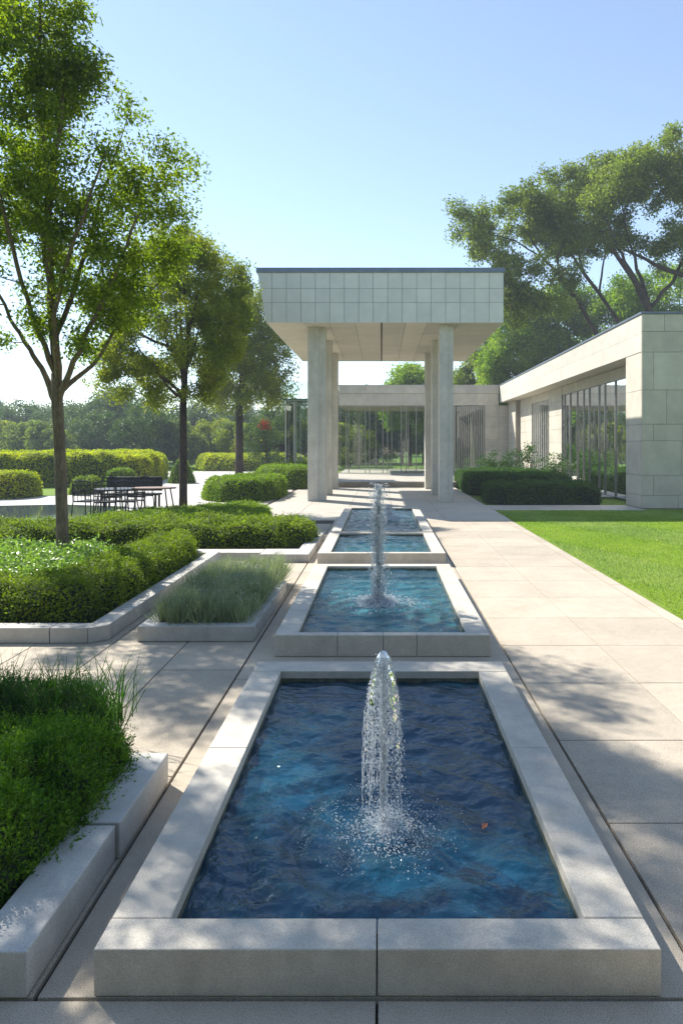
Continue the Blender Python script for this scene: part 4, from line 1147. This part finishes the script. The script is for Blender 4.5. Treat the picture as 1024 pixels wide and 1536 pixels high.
bush_tree('dark tree seen above the far end of the wing roof', 735, 560, 30, 80, 48, 'leaf_oak', 240, 60, 'trees beyond the gallery')

# ------------------------------------------------------------------ distant trees
def generic(seed, r, h, lm, nl, nc, leaf):
    rng = np.random.default_rng(seed)
    root = thing('distant_tree', 'x', 'tree', (0, 0, 0))
    tb = MB(); tb.tube([(0, 0, 0), (.1, 0, h * .3), (0, .1, h * .7)], [.28, .2, .07], 7)
    c = []
    while len(c) < nc:
        p = rng.uniform(-1, 1, 3)
        if np.linalg.norm(p) < 1 and np.linalg.norm(p) > .35: c.append((p[0] * r, p[1] * r, h * .50 + p[2] * h * .44))
    c = np.array(c)
    for k in range(8): tb.tube([(0, 0, h * .25), tuple(c[k] * np.array([.6, .6, .8])), tuple(c[k])], [.12, .07, .03], 5)
    tb.build('trunk', M['bark3'], root, smooth=True)
    mb = MB(); cr = r * .30
    ctr = np.repeat(c, nl, 0); g = unit(rng.normal(0, 1, ctr.shape)) * rng.random((len(ctr), 1)) ** .5
    P = ctr + g * cr * np.array([1, 1, .8])
    add_leaves(mb, P, unit(g) * .7 + np.array([0, 0, .5]), leaf, .6, .7, 0, rng)
    mb.build('crown', M[lm], root)
    return root
protos = [generic(1, 4.2, 8.5, 'leaf_far', 200, 46, .34), generic(2, 3.6, 7.0, 'leaf_mid', 200, 42, .32), generic(3, 5.0, 9.5, 'leaf_far', 220, 50, .36), generic(4, 3.2, 5.5, 'leaf_oak', 200, 40, .30)]
used = [False] * 4
lab_row = ['dark rounded tree in the distant wood line beyond the yellow hedges', 'yellowish green tree in the distant wood line beyond the yellow hedges',
           'broad dark tree in the distant wood line beyond the yellow hedges', 'low grey-green tree in the distant wood line beyond the yellow hedges']
lab_mid = [s.replace('in the distant wood line beyond the yellow hedges', 'standing behind the gallery, seen through its glass') for s in lab_row]
def put(k, x, y, s, rz, labels, grp):
    o = protos[k]
    if used[k]: o = copy_tree(protos[k])
    used[k] = True
    o.location = (x, y, -.08); o.scale = (s, s, s * random.uniform(.92, 1.1)); o.rotation_euler = (0, 0, rz)
    o['label'] = labels[k]; o['group'] = grp
rr = random.Random(3)
# spots: left distant belts
for i in range(30):
    x = -78 + i * 2.55 + rr.uniform(-1, 1); y = 96 + rr.uniform(-5, 6) - (abs(i - 20) * .2)
    top = 1.0 if x < -30 else .93
    put(rr.choice([0, 2, 0, 3]), x, y, top * rr.uniform(.78, 1.05), rr.uniform(0, 6.28), lab_row, 'trees of the distant wood line')
for i in range(17):
    x = -46 + i * 2.6 + rr.uniform(-.8, .8); y = 76 + rr.uniform(-3, 4)
    put(rr.choice([1, 3, 3, 0]), x, y, rr.uniform(.68, .9), rr.uniform(0, 6.28), lab_row, 'trees of the distant wood line')
for i in range(14):
    x = -9 + i * 3.0 + rr.uniform(-.8, .8); y = 95 + rr.uniform(-3, 4)
    put(rr.choice([0, 2, 3]), x, y, rr.uniform(.95, 1.12), rr.uniform(0, 6.28), lab_mid, 'trees behind the gallery')
for i in range(22):
    x = -150 + i * 9 + rr.uniform(-3, 3); y = 150 + rr.uniform(-8, 10)
    put(rr.choice([0, 2]), x, y, rr.uniform(1.15, 1.45), rr.uniform(0, 6.28), ['dark rounded tree in the farthest hazy belt on the horizon'] * 4, 'trees of the farthest belt')
for i in range(16):  # unseen trees added behind the camera: darken glass reflections, block sky light on front faces
    x = -34 + i * 4.6 + rr.uniform(-1, 1); y = -14 + rr.uniform(-4, 3)
    put(rr.choice([0, 2, 0, 1]), x, y, rr.uniform(1.4, 1.75), rr.uniform(0, 6.28), ['garden tree standing behind the photographer, mirrored in the glazing'] * 4, 'trees behind the viewer')
# flowering bush with the red blossom on the horizon line
rng = np.random.default_rng(77)
bx, by_, bz = wp(400, 637, 60)
cl = np.stack([bx + rng.normal(0, .9, 26), by_ + rng.normal(0, .9, 26), rng.uniform(1.0, bz + .2, 26)], 1)
def blossom(root):
    m_ = MB(); p = np.array([bx, by_ - 1.2, bz]) + rng.normal(0, .22, (220, 3)); add_leaves(m_, p, np.tile([[0, -1, .3]], (220, 1)), .16, .7, .8); m_.build('blossom', M['red'], root)
tree('flowering_bush', 'bush with one red blossom cluster beyond the third row tree', 'bush', (bx, by_, 0), [((bx, by_, 0), .1), ((bx, by_, bz * .8), .05)], [[((bx, by_, 1), .05), (tuple(cl[k]), .02)] for k in range(6)], cl, .8, 180, .2,
     M['leaf_far'], M['bark3'], seed=78, twigs=False, extra=blossom)

# ================================================================== PATIO FURNITURE
def chair(label, x, y, rz, w=.56):
    root = thing('patio_chair', label, 'chair', (0, 0, 0), 'iron patio chairs')
    for sx in (-1, 1):
        for (yy, zt2) in ((-.24, .66), (.26, .96)):
            MB().tube([(sx * w / 2 + sx * .03, yy * 1.15, 0), (sx * w / 2, yy, .44), (sx * w / 2, yy + (.03 if yy > 0 else 0), zt2)], .016, 6).build('leg', M['iron'], root)
    s = MB()
    for k in range(8): s.box(-w / 2 + .02 + k * (w - .04) / 8, -w / 2 + .02 + k * (w - .04) / 8 + .045, -.24, .25, .435, .455)
    s.box(-w / 2, w / 2, -.262, -.241, .42, .46); s.box(-w / 2, w / 2, .251, .272, .42, .46)
    s.build('seat', M['iron'], root)
    b = MB()
    for z in (.60, .74, .88): b.tube([(-w / 2, .275, z), (0, .305, z), (w / 2, .275, z)], .014, 6)
    for k in range(5): b.tube([(-w / 2 + (k + .5) * w / 5, .285, .47), (-w / 2 + (k + .5) * w / 5, .30, .93)], .009, 5)
    b.tube([(-w / 2, .29, .96), (0, .32, 1.0), (w / 2, .29, .96)], .018, 6)
    b.build('backrest', M['iron'], root)
    for sx in (-1, 1):
        MB().tube([(sx * w / 2, .28, .68), (sx * w / 2, 0, .68), (sx * w / 2, -.25, .66)], .016, 6).build('armrest', M['iron'], root)
    root.location = (x * .93, y * .93, -.012); root.rotation_euler = (0, 0, rz); root.scale = (1.22, 1.22, 1.25)
    return root
chair('slatted iron chair at the front left of the plaza table group', -10.55, 24.6, R(165))
chair('slatted iron chair in the middle front of the table group', -9.75, 24.3, R(190))
chair('slatted iron chair nearest the wooden table', -9.05, 24.6, R(170))
chair('slatted iron chair at the back left of the table group', -10.5, 26.6, R(20))
chair('slatted iron chair at the back beside the dark bench', -9.5, 26.9, R(-8))
def table(name, label, x, y, rx, ry, h, mat):
    root = thing(name, label, 'table', (0, 0, 0))
    pts = [(rx * math.cos(a), ry * math.sin(a)) for a in [2 * math.pi * k / 28 for k in range(28)]]
    MB().prism(pts, h - .035, h).build('table_top', mat, root, bevel=.006)
    for sx in (-1, 1):
        for sy in (-1, 1):
            MB().tube([(sx * rx * .8, sy * ry * .75, 0), (sx * rx * .62, sy * ry * .55, h - .035)], .02, 6).build('leg', M['iron'], root)
    root.location = (x * .93, y * .93, -.012); root.scale = (1.22, 1.22, 1.2)
table('patio_table', 'oval brown wooden table at the right of the chairs', -8.45, 25.4, .62, .42, .80, M['wood'])
table('patio_table', 'dark round iron table among the slatted chairs', -9.9, 25.6, .62, .55, .76, M['iron'])
bn = thing('patio_bench', 'dark bench with a solid back behind the table group', 'bench', (0, 0, 0))
MB().box(-.95, .95, -.24, .22, .40, .46).build('seat', M['iron'], bn, bevel=.01)
MB().box(-.95, .95, .225, .27, .52, .98).build('backrest', M['iron'], bn, bevel=.015)
for sx in (-1, 1):
    for yy in (-.2, .2): MB().box(sx * .85 - .03, sx * .85 + .03, yy - .03, yy + .03, 0, .398).build('leg', M['iron'], bn)
bn.location = (-9.7, 26.6, -.012); bn.scale = (1.15, 1.1, 1.2)

# ================================================================== AIR
HZ = MB().box(-210, 210, -75, 320, -2, 40).build('haze', [])
hm = bpy.data.materials.new('haze_volume'); hm.use_nodes = True; nt = hm.node_tree; nt.nodes.clear()
out = nt.nodes.new('ShaderNodeOutputMaterial'); pv = nt.nodes.new('ShaderNodeVolumePrincipled')
pv.inputs['Color'].default_value = (.80, .88, 1, 1); pv.inputs['Density'].default_value = .0012; pv.inputs['Anisotropy'].default_value = 0
nt.links.new(pv.outputs[0], out.inputs['Volume'])
HZ.data.materials.append(hm); HZ['kind'] = 'stuff'; HZ['label'] = 'pale summer haze in the air over the garden'; HZ['category'] = 'haze'

# ================================================================== LIGHT
SUN = Vector((-.76, .70, 1.0)).normalized()
el = math.asin(SUN.z); az = math.atan2(SUN.x, SUN.y)      # azimuth from +Y towards +X
w = bpy.data.worlds.new('World'); SC.world = w; w.use_nodes = True
nt = w.node_tree; bg = nt.nodes['Background']
sky = nt.nodes.new('ShaderNodeTexSky'); sky.sky_type = 'NISHITA'; sky.sun_disc = False
sky.sun_elevation = el; sky.sun_rotation = az; sky.air_density = 1.0; sky.dust_density = .05; sky.ozone_density = 1.0; sky.altitude = 100
hs = nt.nodes.new('ShaderNodeHueSaturation'); hs.inputs['Saturation'].default_value = .92
nt.links.new(sky.outputs[0], hs.inputs['Color']); nt.links.new(hs.outputs[0], bg.inputs[0]); bg.inputs[1].default_value = .125
ld = bpy.data.lights.new('sun', 'SUN'); ld.energy = 5.0; ld.angle = R(.55); ld.color = (1, .95, .86)
lo = bpy.data.objects.new('sun', ld); COL.objects.link(lo)
lo.rotation_euler = SUN.to_track_quat('Z', 'Y').to_euler(); lo.location = (-20, 20, 30)

# ================================================================== CAMERA
cd = bpy.data.cameras.new('camera'); cam = bpy.data.objects.new('camera', cd); COL.objects.link(cam)
cam.location = (0, 0, H); cam.rotation_euler = (R(90), 0, 0)
cd.sensor_fit = 'VERTICAL'; cd.sensor_height = 36; cd.sensor_width = 24; cd.lens = 36 * F / 1536
cd.shift_x = -(VX - 512) / 1536; cd.shift_y = -(768 - VY) / 1536
cd.clip_start = .05; cd.clip_end = 1000
SC.camera = cam
SC.view_settings.view_transform = 'Standard'; SC.view_settings.look = 'None'; SC.view_settings.gamma = 1.0; SC.view_settings.exposure = .94
SC.cycles.transparent_max_bounces = 72
SC.cycles.max_bounces = 8
